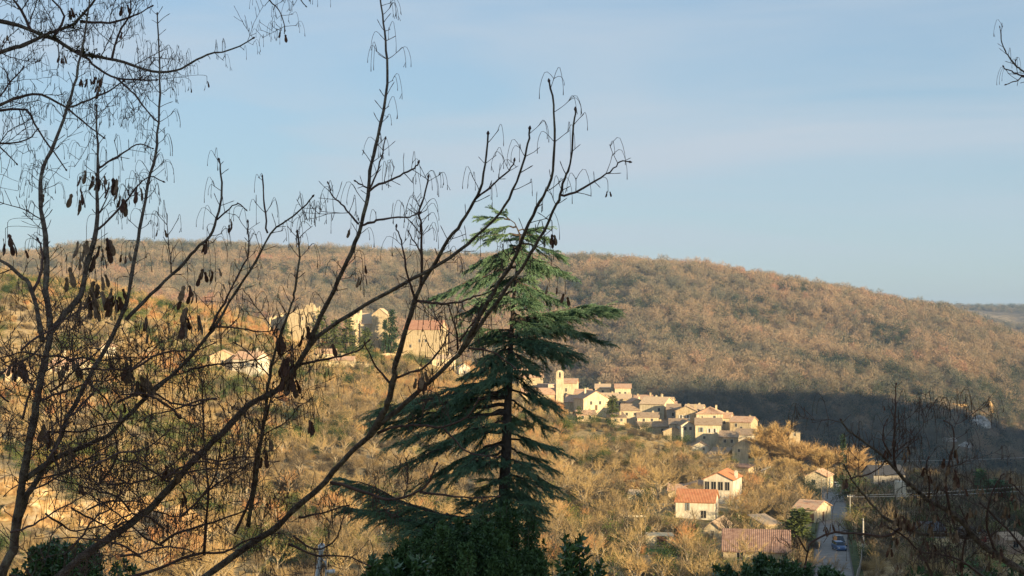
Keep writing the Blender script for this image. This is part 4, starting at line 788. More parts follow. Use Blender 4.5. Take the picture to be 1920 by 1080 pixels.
for q, (a, b_, c, w, lab) in enumerate([(686, 616, 690, 34, 'olive green conifer in front of the castle keep'), (652, 590, 668, 40, 'layered pine left of the castle keep'), (628, 600, 668, 30, 'pine between the ruin and the keep'), (600, 580, 662, 36, 'sunlit conifer on the right of the ruined tower'),
    (585, 630, 690, 24, 'small conifer below the ruined tower'), (536, 600, 660, 22, 'dark pointed conifer in front of the low ruined wall'), (1148, 742, 790, 30, 'open village conifer beside the dark roofed low house'), (1085, 760, 800, 18, 'small rusty conifer below the church'), (640, 640, 700, 26, 'small dark pine on the terrace below the castle')]):
    conifer(a, b_, c, 625 if a < 1000 else 530, w, lab, 'conifer', q % 2, foll=PINE[q % 2])
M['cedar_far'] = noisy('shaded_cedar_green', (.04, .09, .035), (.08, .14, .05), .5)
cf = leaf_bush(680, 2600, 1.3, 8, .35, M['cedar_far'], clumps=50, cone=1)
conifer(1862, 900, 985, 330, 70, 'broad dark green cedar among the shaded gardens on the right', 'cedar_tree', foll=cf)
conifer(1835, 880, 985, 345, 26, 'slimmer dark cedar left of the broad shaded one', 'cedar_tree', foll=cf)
conifer(1495, 955, 1045, 262, 56, 'yellow green conifer leaning over the roadside house', 'conifer', foll=leaf_bush(690, 2200, 1.2, 8, .35, M['pine_green'], clumps=40, cone=1))
DENSE = [leaf_bush(330 + i, 5200, 1.6, 2.3, .11, M['green_bush'], clumps=16) for i in range(3)]
def bush(px, py, Y, w, h, lab, k=0, t=.4):
    x = pix(px, 600, Y).x; root = tag(empty('evergreen_bush', (x, Y, hz(x, Y) - .1), px % 6), lab, 'bush'); root.scale = (w / 3.4, w / 3.4, h / 2.6)
    link('stem', stem_me, root); o = link('foliage', DENSE[k], root); o['tint'] = t
for q, (a, Y, w, h, lab, t) in enumerate([(1592, 360, 9, 6.5, 'large round dark green tree on the right of the road bend', .35), (1588, 288, 5.5, 4, 'yellowish round bush beside the pale road pole', .95), (1515, 385, 6, 5, 'very dark evergreen by the low wall before the road bend', .0),
    (1210, 505, 5, 4, 'vivid dark green thicket under the village houses', .1), (1275, 500, 6, 4, 'bright green garden hedge below the stone gabled house', .6), (1110, 515, 8, 5, 'spreading olive shrub under the church houses', .5), (1060, 505, 7, 4.5, 'round olive shrub right of the cedar below the village', .55),
    (1115, 410, 6, 4, 'dark round bush right of the cedar on the open slope', .15), (1045, 430, 6, 4, 'grey green bush closest to the cedar on its right', .3), (1205, 318, 6, 5, 'black green bush behind the pergola', .0), (1470, 340, 5, 4, 'dark green bush behind the open shed', .1),
    (640, 430, 7, 5, 'dark green thicket left of the cedar on the slope', .15), (600, 460, 8, 6, 'dense dark evergreen clump behind the middle maple limb', .1), (440, 480, 9, 6, 'olive thicket just below the hillside villa', .5), (400, 470, 7, 5, 'dark thicket left below the hillside villa', .2), (130, 450, 9, 6, 'green thicket above the ochre rock', .55), (560, 440, 6, 4, 'small dark thicket in the middle of the terraced slope', .1)]):
    bush(a, 0, Y, w, h, lab, q % 3, t)
M['lawn'] = noisy('green_lawn', (.06, .14, .025), (.10, .20, .035), .4); M['lawn_shade'] = M['lawn']
def lawn(px, Y, w, d, lab):
    x = pix(px, 600, Y).x; V = []; n = 12; Fc = []
    for i in range(n + 1):
        for j in range(n + 1):
            a = (i / n - .5) * 2; b_ = (j / n - .5) * 2; rr = 1 + .2 * math.sin(5 * math.atan2(b_, a)); X = x + a * w / 2 * math.sqrt(1 - b_ * b_ / 2) * rr; Yq = Y + b_ * d / 2 * math.sqrt(1 - a * a / 2) * rr; V.append((X, Yq, hz(X, Yq) + .12))
    for i in range(n):
        for j in range(n): a = i * (n + 1) + j; Fc.append((a, a + n + 1, a + n + 2, a + 1))
    tag(link('grass', mesh('grass', V, Fc, M['lawn'])), lab, 'grass', kind='stuff')
lawn(1208, 262, 9, 12, ''); lawn(1655, 290, 14, 40, ''); lawn(1805, 235, 12, 20, '')

M_haze = bpy.data.materials.new('air'); M_haze.use_nodes = True; n_ = M_haze.node_tree.nodes; n_.remove(n_['Principled BSDF']); pv = n_.new('ShaderNodeVolumePrincipled')
pv.inputs['Color'].default_value = (.50, .70, 1, 1); pv.inputs['Density'].default_value = .000085; pv.inputs['Anisotropy'].default_value = .2
M_haze.node_tree.links.new(pv.outputs[0], n_['Material Output'].inputs['Volume'])
m = MB(); m.box(-9000, 9000, -900, 9000, -135, 190); o = m.build('haze', M_haze); tag(o, kind='stuff')
# ------------------------------------------------------------------ the cedar, 32 m off
def leafmat(name, a, b_, sc, rough=.6):
    m = noisy(name, a, b_, sc, rough, spec=.35); return m
M['cedar'] = leafmat('cedar_needles', (.05, .115, .072), (.18, .28, .15), 2.6)
M['cedar_bark'] = noisy('cedar_bark', (.045, .035, .03), (.10, .08, .065), 9, .95, .6)
def frond_cloud(stems, rs, nl=.052, nw=.0062, step=.021, per=4, mat=None, name='foliage'):
    # needles in rosettes along every little stem (a, b, droop)
    B_, D_ = [], []
    for a, b_ in stems:
        L = np.linalg.norm(b_ - a); k = max(2, int(L / step)); t = (np.arange(k) + .5) / k; P = a + (b_ - a) * t[:, None]; P[:, 2] -= .10 * L * t ** 2
        ax = (b_ - a) / (L + 1e-9)
        for _ in range(per):
            q = rs.normal(size=(k, 3)); q -= (q @ ax)[:, None] * ax; q /= np.linalg.norm(q, axis=1, keepdims=True) + 1e-9; B_.append(P); D_.append(q * .62 + ax * .95)
    B_ = np.vstack(B_); D_ = np.vstack(D_); D_ /= np.linalg.norm(D_, axis=1, keepdims=True); n = len(B_)
    w = np.cross(D_, rs.normal(size=(n, 3))); w /= np.linalg.norm(w, axis=1, keepdims=True) + 1e-9; l = nl * rs.uniform(.6, 1.25, (n, 1))
    V = np.stack([B_ - w * nw, B_ + w * nw, B_ + D_ * l], 1).reshape(-1, 3); return npmesh(name, V, np.arange(3 * n).reshape(-1, 3), mat or M['cedar'])
YC = 32.0
def cedar():
    TR = [(944, 1120), (944, 1000), (946, 900), (949, 850), (952, 760), (957, 660), (963, 560), (972, 480), (975, 440), (965, 418), (945, 404)]
    def tp(py):
        xs = np.interp(py, [b_ for a, b_ in TR][::-1], [a for a, b_ in TR][::-1]); return pix(float(xs), py, YC)
    base = tp(1120); g = hz(base.x, YC); root = tag(empty('cedar_tree', (base.x, YC, g)), 'tall dark cedar with drooping tiers of branches standing in the middle', 'tree')
    m = MB(); P = [Vector((base.x, YC, g - .3))] + [pix(a, b_, YC) for a, b_ in TR]; R = [.22, .18, .15, .13, .12, .09, .06, .04, .028, .02, .012, .006]
    m.tube([q - root.location for q in P], R, 9); m.build('trunk', M['cedar_bark'], root, True)
    rs = np.random.RandomState(12)
    # limbs: row on the trunk, tip pixel, tip depth offset, how full
    L = [(412, 893, 408, .1, .7), (410, 940, 398, -.2, .6), (425, 905, 434, .3, .8), (440, 898, 446, -.3, .8), (432, 1005, 430, .2, .8), (440, 1015, 446, -.3, .8), (455, 1062, 478, .2, .9), (460, 880, 498, -.2, .9), (470, 900, 520, .4, .8), (470, 1030, 500, -.4, .9), (490, 1050, 512, .5, .8),
         (500, 828, 558, -.3, 1.1), (520, 870, 575, .4, .9), (525, 1000, 545, -.8, .9), (530, 1040, 560, .7, .9), (545, 900, 590, .9, .9), (560, 985, 575, -1, 1), (575, 1055, 600, -.7, 1),
         (600, 1128, 568, .2, 1.25), (610, 1125, 592, -.3, 1.2), (612, 1112, 622, .5, 1.1), (620, 882, 632, -.5, 1.1), (625, 1070, 640, -.7, 1.2), (630, 905, 655, .6, 1.0), (632, 1020, 660, -1.3, 1.2), (640, 925, 668, 1.2, 1.1), (645, 1050, 672, .6, 1.1), (650, 895, 690, -.8, 1.0), (655, 990, 690, -1.1, 1.1), (668, 930, 715, -1, 1),
         (690, 870, 712, .4, .8), (700, 1012, 760, -.5, .9), (705, 850, 735, -.7, .9), (715, 780, 745, .3, 1.0), (725, 900, 755, .9, 1.0), (735, 720, 766, .2, 1.1), (730, 1035, 775, .3, 1.0), (745, 700, 790, -.4, 1.0), (745, 1020, 800, .7, .9), (760, 735, 800, .6, 1.2), (770, 760, 830, -.8, 1.2), (775, 725, 822, .3, 1.2), (790, 850, 830, -1.0, 1.1), (795, 800, 850, .9, 1.1),
         (805, 745, 868, -.2, 1.2), (810, 1030, 842, -.2, 1.1), (820, 1058, 842, .3, .7), (825, 795, 890, .6, 1.2), (830, 860, 875, -1.2, 1.2), (840, 1028, 882, .4, 1.1), (845, 825, 905, -.5, 1.2), (855, 900, 890, -1.1, 1.1), (860, 985, 880, -1.2, 1.1), (870, 1042, 908, .2, .9), (880, 990, 920, 1.0, 1.0), (885, 1032, 928, -.5, 1.0), (895, 890, 930, .9, .9), (905, 1018, 955, .4, 1.1), (915, 985, 950, -1.0, 1.1), (925, 905, 960, -1.0, 1.1), (935, 1015, 975, .7, 1.0),
         (950, 668, 912, .2, 1.5), (960, 690, 945, -.4, 1.4), (965, 720, 975, .4, 1.4), (970, 760, 1000, -.8, 1.3), (975, 1000, 1000, -.7, 1.1), (980, 830, 1000, .8, 1.3), (985, 880, 1020, -1.1, 1.2), (990, 760, 1035, .3, 1.2), (1000, 990, 1040, .4, 1.0), (1010, 820, 1050, -.4, 1.2)]
    for k in range(30):                     # limbs pointing towards and away from the viewer, filling the crown
        ty = rs.uniform(440, 1000); lw, rw_ = (60, 85) if ty < 560 else (75, 120) if ty < 690 else (60, 55) if ty < 735 else (170, 70); u_ = rs.uniform(-.75, .75); cx0 = 960 if ty < 700 else 948
        if 735 < ty < 900 and rs.rand() < .35: continue
        L.append((ty, cx0 + (u_ * (lw if u_ < 0 else rw_)), ty + rs.uniform(-12, 28), rs.choice([-1, 1]) * rs.uniform(.5, 1.3) * (.6 if ty < 560 else 1), 1.0))
    for i, (ty, ax, ay, dd, full) in enumerate(L):
        ay += rs.normal() * 9 * (ty > 440); ax += (ax - 950) * rs.normal() * .07
        A = np.array(tp(ty)); Bq = np.array(pix(ax, ay, YC + dd)); v = Bq - A; Ln = np.linalg.norm(v); n = 12; t = np.linspace(0, 1, n + 1)[:, None]
        sag = np.array([0, 0, -.10 * Ln if ty > 930 else .04 * Ln]); P = A + v * t + sag * (np.sin(np.pi * t) + (0.4 * np.sin(2 * np.pi * t) if ty > 930 else 0)); P[1:-1] += rs.normal(size=(n - 1, 3)) * .012 * Ln
        m = MB(); m.tube([Vector(q) - root.location for q in P], [max(.004, (.012 + .014 * Ln) * (1 - .85 * k / n)) for k in range(n + 1)], 5, False)
        br = m.build('branch', M['cedar_bark'], root); ax_ = v / Ln; side = np.cross(ax_, [0, 0, 1]); side /= np.linalg.norm(side) + 1e-9; stems = []
        nf = int((10 + 12.5 * Ln) * full * (.75 if 735 < ty < 905 else 1))
        for k in range(nf):
            tt = .16 + .84 * (k + rs.rand()) / nf; j = min(int(tt * n), n - 1); q = P[j] + (P[j + 1] - P[j]) * (tt * n - j); s = 1 if k % 2 else -1
            d = ax_ * rs.uniform(.55, 1.1) + side * s * rs.uniform(.25, 1.0) + np.array([0, 0, rs.uniform(-.42, .12)]); d /= np.linalg.norm(d); l = (.14 + .34 * Ln ** .5 * (1 - tt * .55)) * rs.uniform(.35, 1.5); e = q + d * l; stems.append((q, e))
            for _ in range(4 + int(l * 9)):
                f = rs.uniform(.1, .95); o = q + (e - q) * f; d2 = d * .9 + side * rs.uniform(-.9, .9) + np.array([0, 0, rs.uniform(-.45, .1)]); d2 /= np.linalg.norm(d2); stems.append((o, o + d2 * l * rs.uniform(.3, .55)))
        stems = [(a - np.array(root.location), b_ - np.array(root.location)) for a, b_ in stems]; tag(link('foliage', frond_cloud(stems, rs), br), kind='stuff')
cedar()

# ------------------------------------------------------------------ bushes of the foreground
M['laurel'] = noisy('glossy_dark_leaf', (.03, .075, .025), (.08, .15, .045), 6, .35, spec=.5)
M['fine_leaf'] = noisy('fine_dark_leaf', (.03, .07, .022), (.075, .135, .04), 1.5, .6, spec=.3)
def fore_bush(px0, px1, ptop, Y, n, ls, mat, lab, seed, dens_top=None, name='shrub', lean=.3, stemn=9):
    # a shrub whose crown runs from px0 to px1 and rises to the rows in ptop; rooted in the ground below
    rs = np.random.RandomState(seed); xc = pix((px0 + px1) / 2, 600, Y).x; g = hz(xc, Y); root = tag(empty(name, (xc, Y, g)), lab, 'bush'); W_ = (px1 - px0) / F * Y; low = zpy(1180, Y)
    m = MB(); C_ = []; fx = rs.rand(stemn * 8); fx[:2] = (.1, .9)
    for i, f in enumerate(fx):
        topz = zpy(float(np.interp(f, np.linspace(0, 1, len(ptop)), ptop)), Y) - rs.rand() ** 1.5 * .35 * (zpy(min(ptop), Y) - low); X = xc + (f - .5) * W_; y_ = Y + rs.uniform(-.3, .3) * W_ * .8
        C_.append((X, y_, topz))
        if i < stemn * 3: m.tube([(xc * .2 + X * .8 - xc, y_ * .5 + Y * .5 - Y, (topz - g) * .0 - .2), (X - xc + rs.normal() * .05, y_ - Y, (topz - g) * .6), (X - xc, y_ - Y, topz - g)], [.02, .012, .004], 4, False)
    m.build('stem', M['bark'], root); C_ = np.array(C_); k = rs.randint(0, len(C_), n); tt = rs.rand(n) ** 1.3; P = C_[k].copy(); P[:, 2] = P[:, 2] - tt * (P[:, 2] - low) * .9
    sp = (.02 + .10 * tt)[:, None] * W_ * .55; P[:, :2] += rs.normal(size=(n, 2)) * sp; d = rs.normal(size=(n, 3)) * .6 + [0, 0, .55]; d /= np.linalg.norm(d, axis=1, keepdims=True)
    q = np.cross(d, rs.normal(size=(n, 3))); q /= np.linalg.norm(q, axis=1, keepdims=True); l = ls * rs.uniform(.6, 1.25, (n, 1)); P -= [xc, Y, g]; nn = np.cross(d, q)
    V = np.stack([P, P + d * l * .5 + q * l * .2 + nn * l * .05, P + d * l, P + d * l * .5 - q * l * .2 + nn * l * .05], 1).reshape(-1, 3); link('foliage', npmesh('foliage', V, np.arange(4 * n).reshape(-1, 4), mat), root)
fore_bush(690, 1030, [1075, 1040, 1010, 985, 978, 985, 1000, 1030, 1060], 15, 60000, .05, M['fine_leaf'], 'dense fine leaved dark green shrub at the foot of the cedar', 1)
fore_bush(880, 1020, [985, 950, 940, 955, 990], 17, 20000, .05, M['fine_leaf'], 'taller fine leaved shrub right under the cedar trunk', 2)
fore_bush(20, 250, [1075, 1040, 1012, 1025, 1010, 1045, 1065], 12, 17000, .05, M['laurel'], 'dark broadleaved shrub at the bottom left behind the maple stem', 3)
fore_bush(1330, 1575, [1075, 1062, 1050, 1042, 1050, 1058, 1060, 1072], 18, 22000, .065, M['laurel'], 'dark leafy shrub at the bottom edge left of the road', 4)
fore_bush(1040, 1135, [1070, 1010, 985, 1030, 1060, 1050], 11, 1700, .07, M['laurel'], 'slender laurel shoots at the bottom right of the cedar', 5, stemn=3)
fore_bush(690, 800, [1050, 1045, 1060, 1052, 1040], 10.5, 2300, .075, M['laurel'], 'laurel shoots at the bottom left of the cedar', 6, stemn=3)
fore_bush(1650, 1950, [1085, 1070, 1075, 1060, 1065], 14, 5000, .06, M['fine_leaf'], 'dark undergrowth at the bottom right corner', 7)

# ------------------------------------------------------------------ bare maples close to the camera
M['mbark'] = noisy('lichened_grey_bark', (.08, .057, .045), (.19, .145, .11), 30, .85, .9, 7, c3=(.31, .29, .20), lo=.36, hi=.72)
M['mtwig'] = noisy('purple_brown_twig', (.07, .038, .034), (.13, .08, .062), 30, .6, .2)
M['stalk'] = noisy('dry_stalk', (.05, .032, .025), (.10, .065, .045), 30, .7)
M['seed_dark'] = noisy('dry_seed_wing_dark', (.055, .025, .016), (.14, .07, .045), 60, .7)
M['seed_pale'] = noisy('dry_seed_wing_pale', (.14, .085, .05), (.28, .19, .12), 60, .7)
def seed_cluster(parent, P, size, rs, pale, origin, n=None):
    m = MB(); P = np.array(P); n = n or rs.randint(3, 7); W_ = []
    m.tube([Vector(P + [0, 0, size * 1.1]) - origin, Vector(P + [0, 0, size * .45]) - origin, Vector(P) - origin], [.0011, .001, .0016], 4, False); st = m.build('seed_cluster', M['stalk'], parent)
    for k in range(n):
        a = rs.rand() * 6.28; o = P + np.array([math.cos(a), math.sin(a), 0]) * size * rs.uniform(.05, .45) + [0, 0, rs.uniform(-.3, .45) * size]; d = np.array([math.cos(a) * .28, math.sin(a) * .28, -1]); d /= np.linalg.norm(d)
        yaw = rs.rand() * 3.14; s = np.array([math.cos(yaw), math.sin(yaw), 0]); s = s - d * (s @ d); s /= np.linalg.norm(s); nn = np.cross(d, s); l = size * rs.uniform(.75, 1.1); V = []; prof = [(0, .05), (.12, .16), (.3, .12), (.55, .2), (.8, .21), (.95, .12), (1, .02)]
        for t, w in prof:
            c = o + d * l * t + nn * l * .08 * math.sin(t * 3); th = .035 if t < .3 else .008; w2 = w * .85; V += [c - s * w2 * l, c + nn * th * l, c + s * w2 * l, c - nn * th * l]
        Fc = []
        for i in range(len(prof) - 1):
            for j in range(4): a_ = i * 4 + j; b_ = i * 4 + (j + 1) % 4; Fc.append((a_, b_, b_ + 4, a_ + 4))
        o_ = link('wing', mesh('wing', [Vector(v) - origin for v in V], Fc, M['seed_pale' if rs.rand() < pale + .15 else 'seed_dark']), st)
    return st
class Tree:
    def __init__(s, label, depth, base_px, seed, bark='mbark', twig='mtwig', spread=1.0):
        s.Y = depth; s.rs = np.random.RandomState(seed); b = depth(*base_px); x = pix(base_px[0], 600, b).x; s.loc = Vector((x, b, hz(x, b) - .05)); s.root = tag(empty('maple_tree', s.loc), label, 'tree'); s.bark, s.twig = bark, twig; s.skysub = spread; s.pts = []
    def stalks(s, m, tip, d, k, scale):
        rs = s.rs
        for _ in range(k):
            h = np.array([d[0], d[1], 0]) + rs.normal(size=3) * [.5, .5, 0]; hn = np.linalg.norm(h) + 1e-6; h = h / hn; L = scale * rs.uniform(.6, 1.3); out = L * rs.uniform(.3, .75); up = L * rs.uniform(.15, .45); dn = L * rs.uniform(.45, .95)
            P = [tip + h * out * math.sin(1.57 * min(1, t * 1.25)) + [0, 0, up * math.sin(3.14 * min(1, t * 1.7)) - dn * max(0, (t - .3) / .7) ** 1.5] for t in (0, .12, .24, .36, .5, .65, .82, 1)]
            m.tube([Vector(q) - s.loc for q in P], [.0011, .001, .00095, .0009, .0009, .00085, .0008, .0016], 3, False)
            if rs.rand() < .4: e = P[-2]; f = e + [rs.normal() * .006, rs.normal() * .006, -.02]; m.tube([Vector(e) - s.loc, Vector(f) - s.loc], [.0006, .0012], 3, False)
    def limb(s, pts, w0, w1, tw=1.0, sub=.0, frm=.25, st=.7, name='branch', off=0, up=.5):
        rs = s.rs; pts = [(a, b_) for a, b_ in pts]; P = []
        for i in range(len(pts) - 1):              # smooth the traced points
            p0, p1, p2, p3 = pts[max(i - 1, 0)], pts[i], pts[i + 1], pts[min(i + 2, len(pts) - 1)]
            for t in (0, .34, .67): P.append([.5 * (2 * p1[c] + (p2[c] - p0[c]) * t + (2 * p0[c] - 5 * p1[c] + 4 * p2[c] - p3[c]) * t * t + (3 * p1[c] - p0[c] - 3 * p2[c] + p3[c]) * t ** 3) for c in (0, 1)])
        P.append(list(pts[-1])); n = len(P); Q = [np.array(pix(a, b_, s.Y(a, b_) + off)) for a, b_ in P]; dep = s.Y(*pts[0]); Lc = np.cumsum([0] + [np.linalg.norm(Q[i + 1] - Q[i]) for i in range(n - 1)]); T = Lc / Lc[-1]
        R = [((w0 + (w1 - w0) * t) / 2) / F * dep * (1 + .07 * rs.normal()) for t in T]
        for i in range(1, n - 1): Q[i] = Q[i] + rs.normal(size=3) * [.0015, .004, .0015]
        s.pts += Q[n // 6:]
        m = MB(); m.tube([Vector(q) - s.loc for q in Q], R, 7 if w0 > 6 else 5); b = m.build(name, M[s.bark] if w0 > 7 else M[s.twig], s.root, True); tm = MB(); sm = MB()
        nd = frm * Lc[-1]
        while nd < Lc[-1] - .01:
            j = min(int(np.searchsorted(Lc, nd)), n - 1); q = Q[j]; ax = Q[min(j + 1, n - 1)] - Q[max(j - 1, 0)]; ax = ax / (np.linalg.norm(ax) + 1e-9); r0 = rs.normal(size=3) + [1.2, 0, .3]; pr = np.cross(ax, [0, 1, 0]) * 1.4 + rs.normal(size=3) * .6; pr -= ax * (pr @ ax); pr /= np.linalg.norm(pr) + 1e-9
            for sg in (1, -1):
                if rs.rand() > .86 * tw: continue
                s.twiglet(tm, sm, q, ax, pr * sg, R[j], sub * (1 if P[j][1] > 620 else s.skysub), st * (1 if rs.rand() < .8 else 0), up, 1)
            nd += rs.uniform(.045, .085)
        e = Q[-1]; ax = Q[-1] - Q[-2]; ax /= np.linalg.norm(ax); tm.tube([Vector(e) - s.loc, Vector(e + ax * .006) - s.loc, Vector(e + ax * .014) - s.loc], [R[-1], R[-1] * 1.9, R[-1] * .6], 5)
        if tm.V: tag(tm.build('twig', M[s.twig], b, True), kind='stuff')
        if sm.V: tag(sm.build('hanging_stalk', M['stalk'], b), kind='stuff')
        return b
    def twiglet(s, tm, sm, q, ax, pr, r0, sub, st, up, lv):
        rs = s.rs; d = ax * rs.uniform(.3, .9) + pr + np.array([0, 0, up * .7]); d /= np.linalg.norm(d); big_ = rs.rand() < sub and lv < 3
        L = rs.uniform(.09, .24) if big_ else rs.uniform(.02, .065) * (1.25 if lv > 1 else 1); r_ = min(max(.0016, r0 * .5), .0032 if big_ else .0019); n = 6 if big_ else 3; P = [q]; dd = d
        for i in range(n): dd = dd + rs.normal(size=3) * (.13 if big_ else .08) + [0, 0, .06 * up]; dd /= np.linalg.norm(dd); P.append(P[-1] + dd * L / n)
        R = [r_ * (1 - .45 * i / n) for i in range(n + 1)]; P.append(P[-1] + dd * .008); R[-1] = r_ * .95; R.append(r_ * .45)
        tm.tube([Vector(p_) - s.loc for p_ in P], R, 4, False)
        if big_:
            for i in range(1, n + 1):
                a2 = P[i] - P[i - 1]; a2 /= np.linalg.norm(a2); p2 = np.cross(a2, rs.normal(size=3)); p2 /= np.linalg.norm(p2)
                for sg in (1, -1):
                    if rs.rand() < .6: s.twiglet(tm, sm, P[i], a2, p2 * sg, r_ * .8, sub * .5, st, up, lv + 1)
        if rs.rand() < st: s.stalks(sm, P[-2], dd, rs.choice([1, 2, 2, 3]), .075)
    def seeds(s, px, py, size=22, pale=.3, n=None, off=-.02):
        Y = s.Y(px, py) + off; c = np.array(pix(px, py, Y)); top = c + [0, 0, size / F * Y * 1.05]; A_ = np.array(s.pts); dz = A_ - top; dd = np.linalg.norm(dz * [1, .6, 1], axis=1) + 10 * (dz[:, 2] < .005); k = int(np.argmin(dd))
        if dd[k] < .3:                         # the stalk it hangs by, from the nearest limb above
            a = A_[k]; m = MB(); mid = np.array([top[0], top[1], max(a[2] + .012, top[2] + .02)]); P = [a * (1 - t) ** 2 + mid * 2 * t * (1 - t) + top * t * t for t in np.linspace(0, 1, 8)]; m.tube([Vector(q) - s.loc for q in P], .001, 3, False); m.build('stalk', M['stalk'], s.root)
        seed_cluster(s.root, pix(px, py, Y), size / F * Y, s.rs, pale, s.loc, n)
dA = lambda x, y: 5.2 + .55 * math.sin(x / 310 + .4) + .4 * math.cos(y / 260 + x / 420)
A = Tree('bare maple with long lichened limbs fanning up from the lower left', dA, (-60, 1500), 21, spread=.16)
bx, by = -40, 1500; gy = 2050
A.limb([(-70, 2350), (-60, 1900), (bx, by)], 50, 30, 0, name='trunk'); 
A.limb([(bx, by), (-40, 1300), (-10, 1140), (10, 1060), (25, 1030), (35, 950), (45, 890), (57, 820), (67, 760), (74, 720), (84, 680), (95, 620), (87, 543), (88, 463), (80, 413), (75, 357), (82, 313), (103, 267), (127, 200), (143, 147), (151, 105), (161, 55), (168, -10)], 21, 3, 1.0, .10, .32)
A.limb([(95, 622), (122, 588), (150, 555), (163, 500), (180, 430), (182, 350), (184, 290), (182, 240), (181, 200)], 13, 3, 1.1, .35, .1)
A.limb([(80, 640), (62, 545), (40, 520), (14, 497), (-30, 470)], 11, 5, .8, .3, .3)
A.limb([(62, 545), (76, 515), (80, 480), (72, 450)], 7, 3, .6, .3)
A.limb([(184, 430), (215, 400), (235, 380), (262, 345), (280, 330), (305, 340)], 5, 2, 1, .3, .1)
A.limb([(185, 315), (210, 300), (240, 280), (262, 270), (285, 278)], 4.5, 2, 1, .3, .1)
A.limb([(bx, by), (20, 1230), (70, 1140), (113, 1080), (173, 1030), (233, 990), (277, 957), (320, 913), (353, 873), (390, 837), (420, 810), (467, 760), (520, 730), (557, 685), (583, 640), (600, 597), (617, 563), (643, 507), (660, 470), (677, 423), (690, 365), (693, 320), (703, 277), (720, 207), (727, 133), (723, 77), (718, 27), (712, -12)], 19, 2.6, .75, .06, .42)
A.limb([(bx, by), (110, 1320), (250, 1200), (377, 1088), (467, 1023), (520, 987), (550, 957), (610, 903), (653, 853), (693, 817), (722, 788), (760, 757), (807, 714), (850, 676), (873, 648), (902, 607), (927, 573), (953, 537), (987, 490), (1010, 450), (1037, 397), (1050, 365), (1058, 335), (1070, 307), (1075, 233), (1079, 208)], 19, 2.6, .55, .05, .55)
A.limb([(862, 662), (885, 620), (907, 580), (935, 532), (960, 493), (983, 437), (1007, 390), (1023, 360), (1037, 320), (1040, 243), (1038, 197), (1030, 155)], 9, 3, .8, .04, .35)
A.limb([(1050, 365), (1080, 360), (1127, 333), (1150, 316), (1163, 304), (1178, 303)], 5, 2.4, 1.1, .12, .15)
A.limb([(693, 817), (717, 777), (730, 745), (736, 715), (742, 680), (757, 633), (777, 567), (790, 533), (813, 497), (840, 450), (867, 417), (887, 380), (900, 357), (910, 307), (915, 253)], 13, 3, .6, .05, .3)
A.limb([(790, 533), (791, 480), (790, 427), (787, 393), (798, 360), (803, 334)], 6, 3, .9, .1, .25)
A.limb([(560, 683), (593, 633), (660, 587), (727, 547), (793, 513), (843, 483), (893, 443), (937, 400), (960, 357), (980, 307), (990, 270), (993, 243)], 9, 3, .7, .05, .35)
A.limb([(893, 372), (925, 345), (953, 320), (964, 303)], 4.5, 2.6, .8, .2)
A.limb([(677, 423), (700, 415), (720, 411), (760, 407), (775, 404), (785, 399)], 5, 2.5, .8, .15)
A.limb([(672, 420), (655, 400), (640, 383), (624, 368), (616, 345)], 4.5, 2.4, 1.3, .3)
A.limb([(691, 360), (712, 346), (733, 337), (757, 326), (777, 315), (784, 307)], 5, 3, 1.1, .2)
A.limb([(692, 355), (706, 325), (716, 295), (722, 262)], 4, 2.4, 1, .15)
A.limb([(690, 352), (678, 347), (667, 340)], 3.5, 2.5, .5, 0)
A.limb([(780, 565), (767, 527), (760, 490), (753, 460), (748, 440), (743, 427)], 5, 2.5, 1, .15)
A.limb([(790, 478), (778, 455), (767, 436)], 3.5, 2.2, .8, .1)
A.limb([(781, 564), (810, 568), (837, 570), (862, 566), (882, 558), (905, 552), (922, 545)], 5.5, 2.4, .6, .12)
A.limb([(620, 905), (655, 912), (693, 927), (740, 937), (787, 920), (805, 902), (818, 872)], 7, 3, .6, .2)
A.limb([(787, 922), (835, 928), (887, 933), (932, 931)], 5, 2.6, .4, .1)
A.limb([(708, 812), (730, 803), (760, 799), (800, 798), (830, 800), (877, 780), (897, 750)], 6, 2.8, .6, .15)
A.limb([(833, 803), (855, 828), (880, 850), (905, 854), (928, 857)], 4, 2.4, .5, .1)
A.limb([(880, 653), (905, 655), (925, 662), (945, 674), (963, 688)], 4.5, 2.4, .6, .1)
A.limb([(736, 712), (760, 702), (790, 692), (812, 672), (830, 648), (838, 630)], 5, 2.5, 1, .3)
A.limb([(858, 655), (856, 625), (850, 600), (842, 575)], 4.5, 2.3, 1, .3)
A.limb([(862, 640), (880, 615), (900, 590)], 4, 2.2, .9, .2)
A.limb([(557, 683), (600, 676), (640, 668), (670, 658), (690, 640)], 6, 2.6, .7, .2)
A.limb([(736, 725), (715, 700), (700, 680), (690, 658), (684, 645)], 5, 2.4, .8, .2)
A.limb([(100, 850), (120, 800), (150, 740), (177, 690), (207, 637), (237, 570), (250, 497), (263, 430), (277, 348), (292, 290), (297, 230), (300, 150), (298, 90), (295, 28)], 10, 3, .9, .08, .25)
A.limb([(30, 985), (52, 930), (75, 890), (100, 850)], 13, 10, .3, .2)
A.limb([(237, 600), (270, 565), (310, 527), (345, 494), (365, 470), (393, 443), (407, 410), (415, 373), (415, 330), (411, 301)], 8, 3, .9, .12, .3)
A.limb([(45, 900), (100, 862), (165, 833), (200, 818), (230, 790), (280, 740), (337, 690), (400, 615), (443, 545), (480, 490), (507, 437), (540, 412), (567, 390), (585, 370)], 11, 2.6, .8, .12, .35)
A.limb([(393, 620), (415, 578), (432, 545), (450, 508), (466, 475), (466, 445), (465, 418)], 5.5, 2.4, 1, .2)
A.limb([(502, 437), (498, 400), (494, 360), (492, 333)], 4, 2.4, 1, .2)
A.limb([(407, 412), (430, 390), (445, 382), (460, 392)], 3.5, 2, 1, .2)
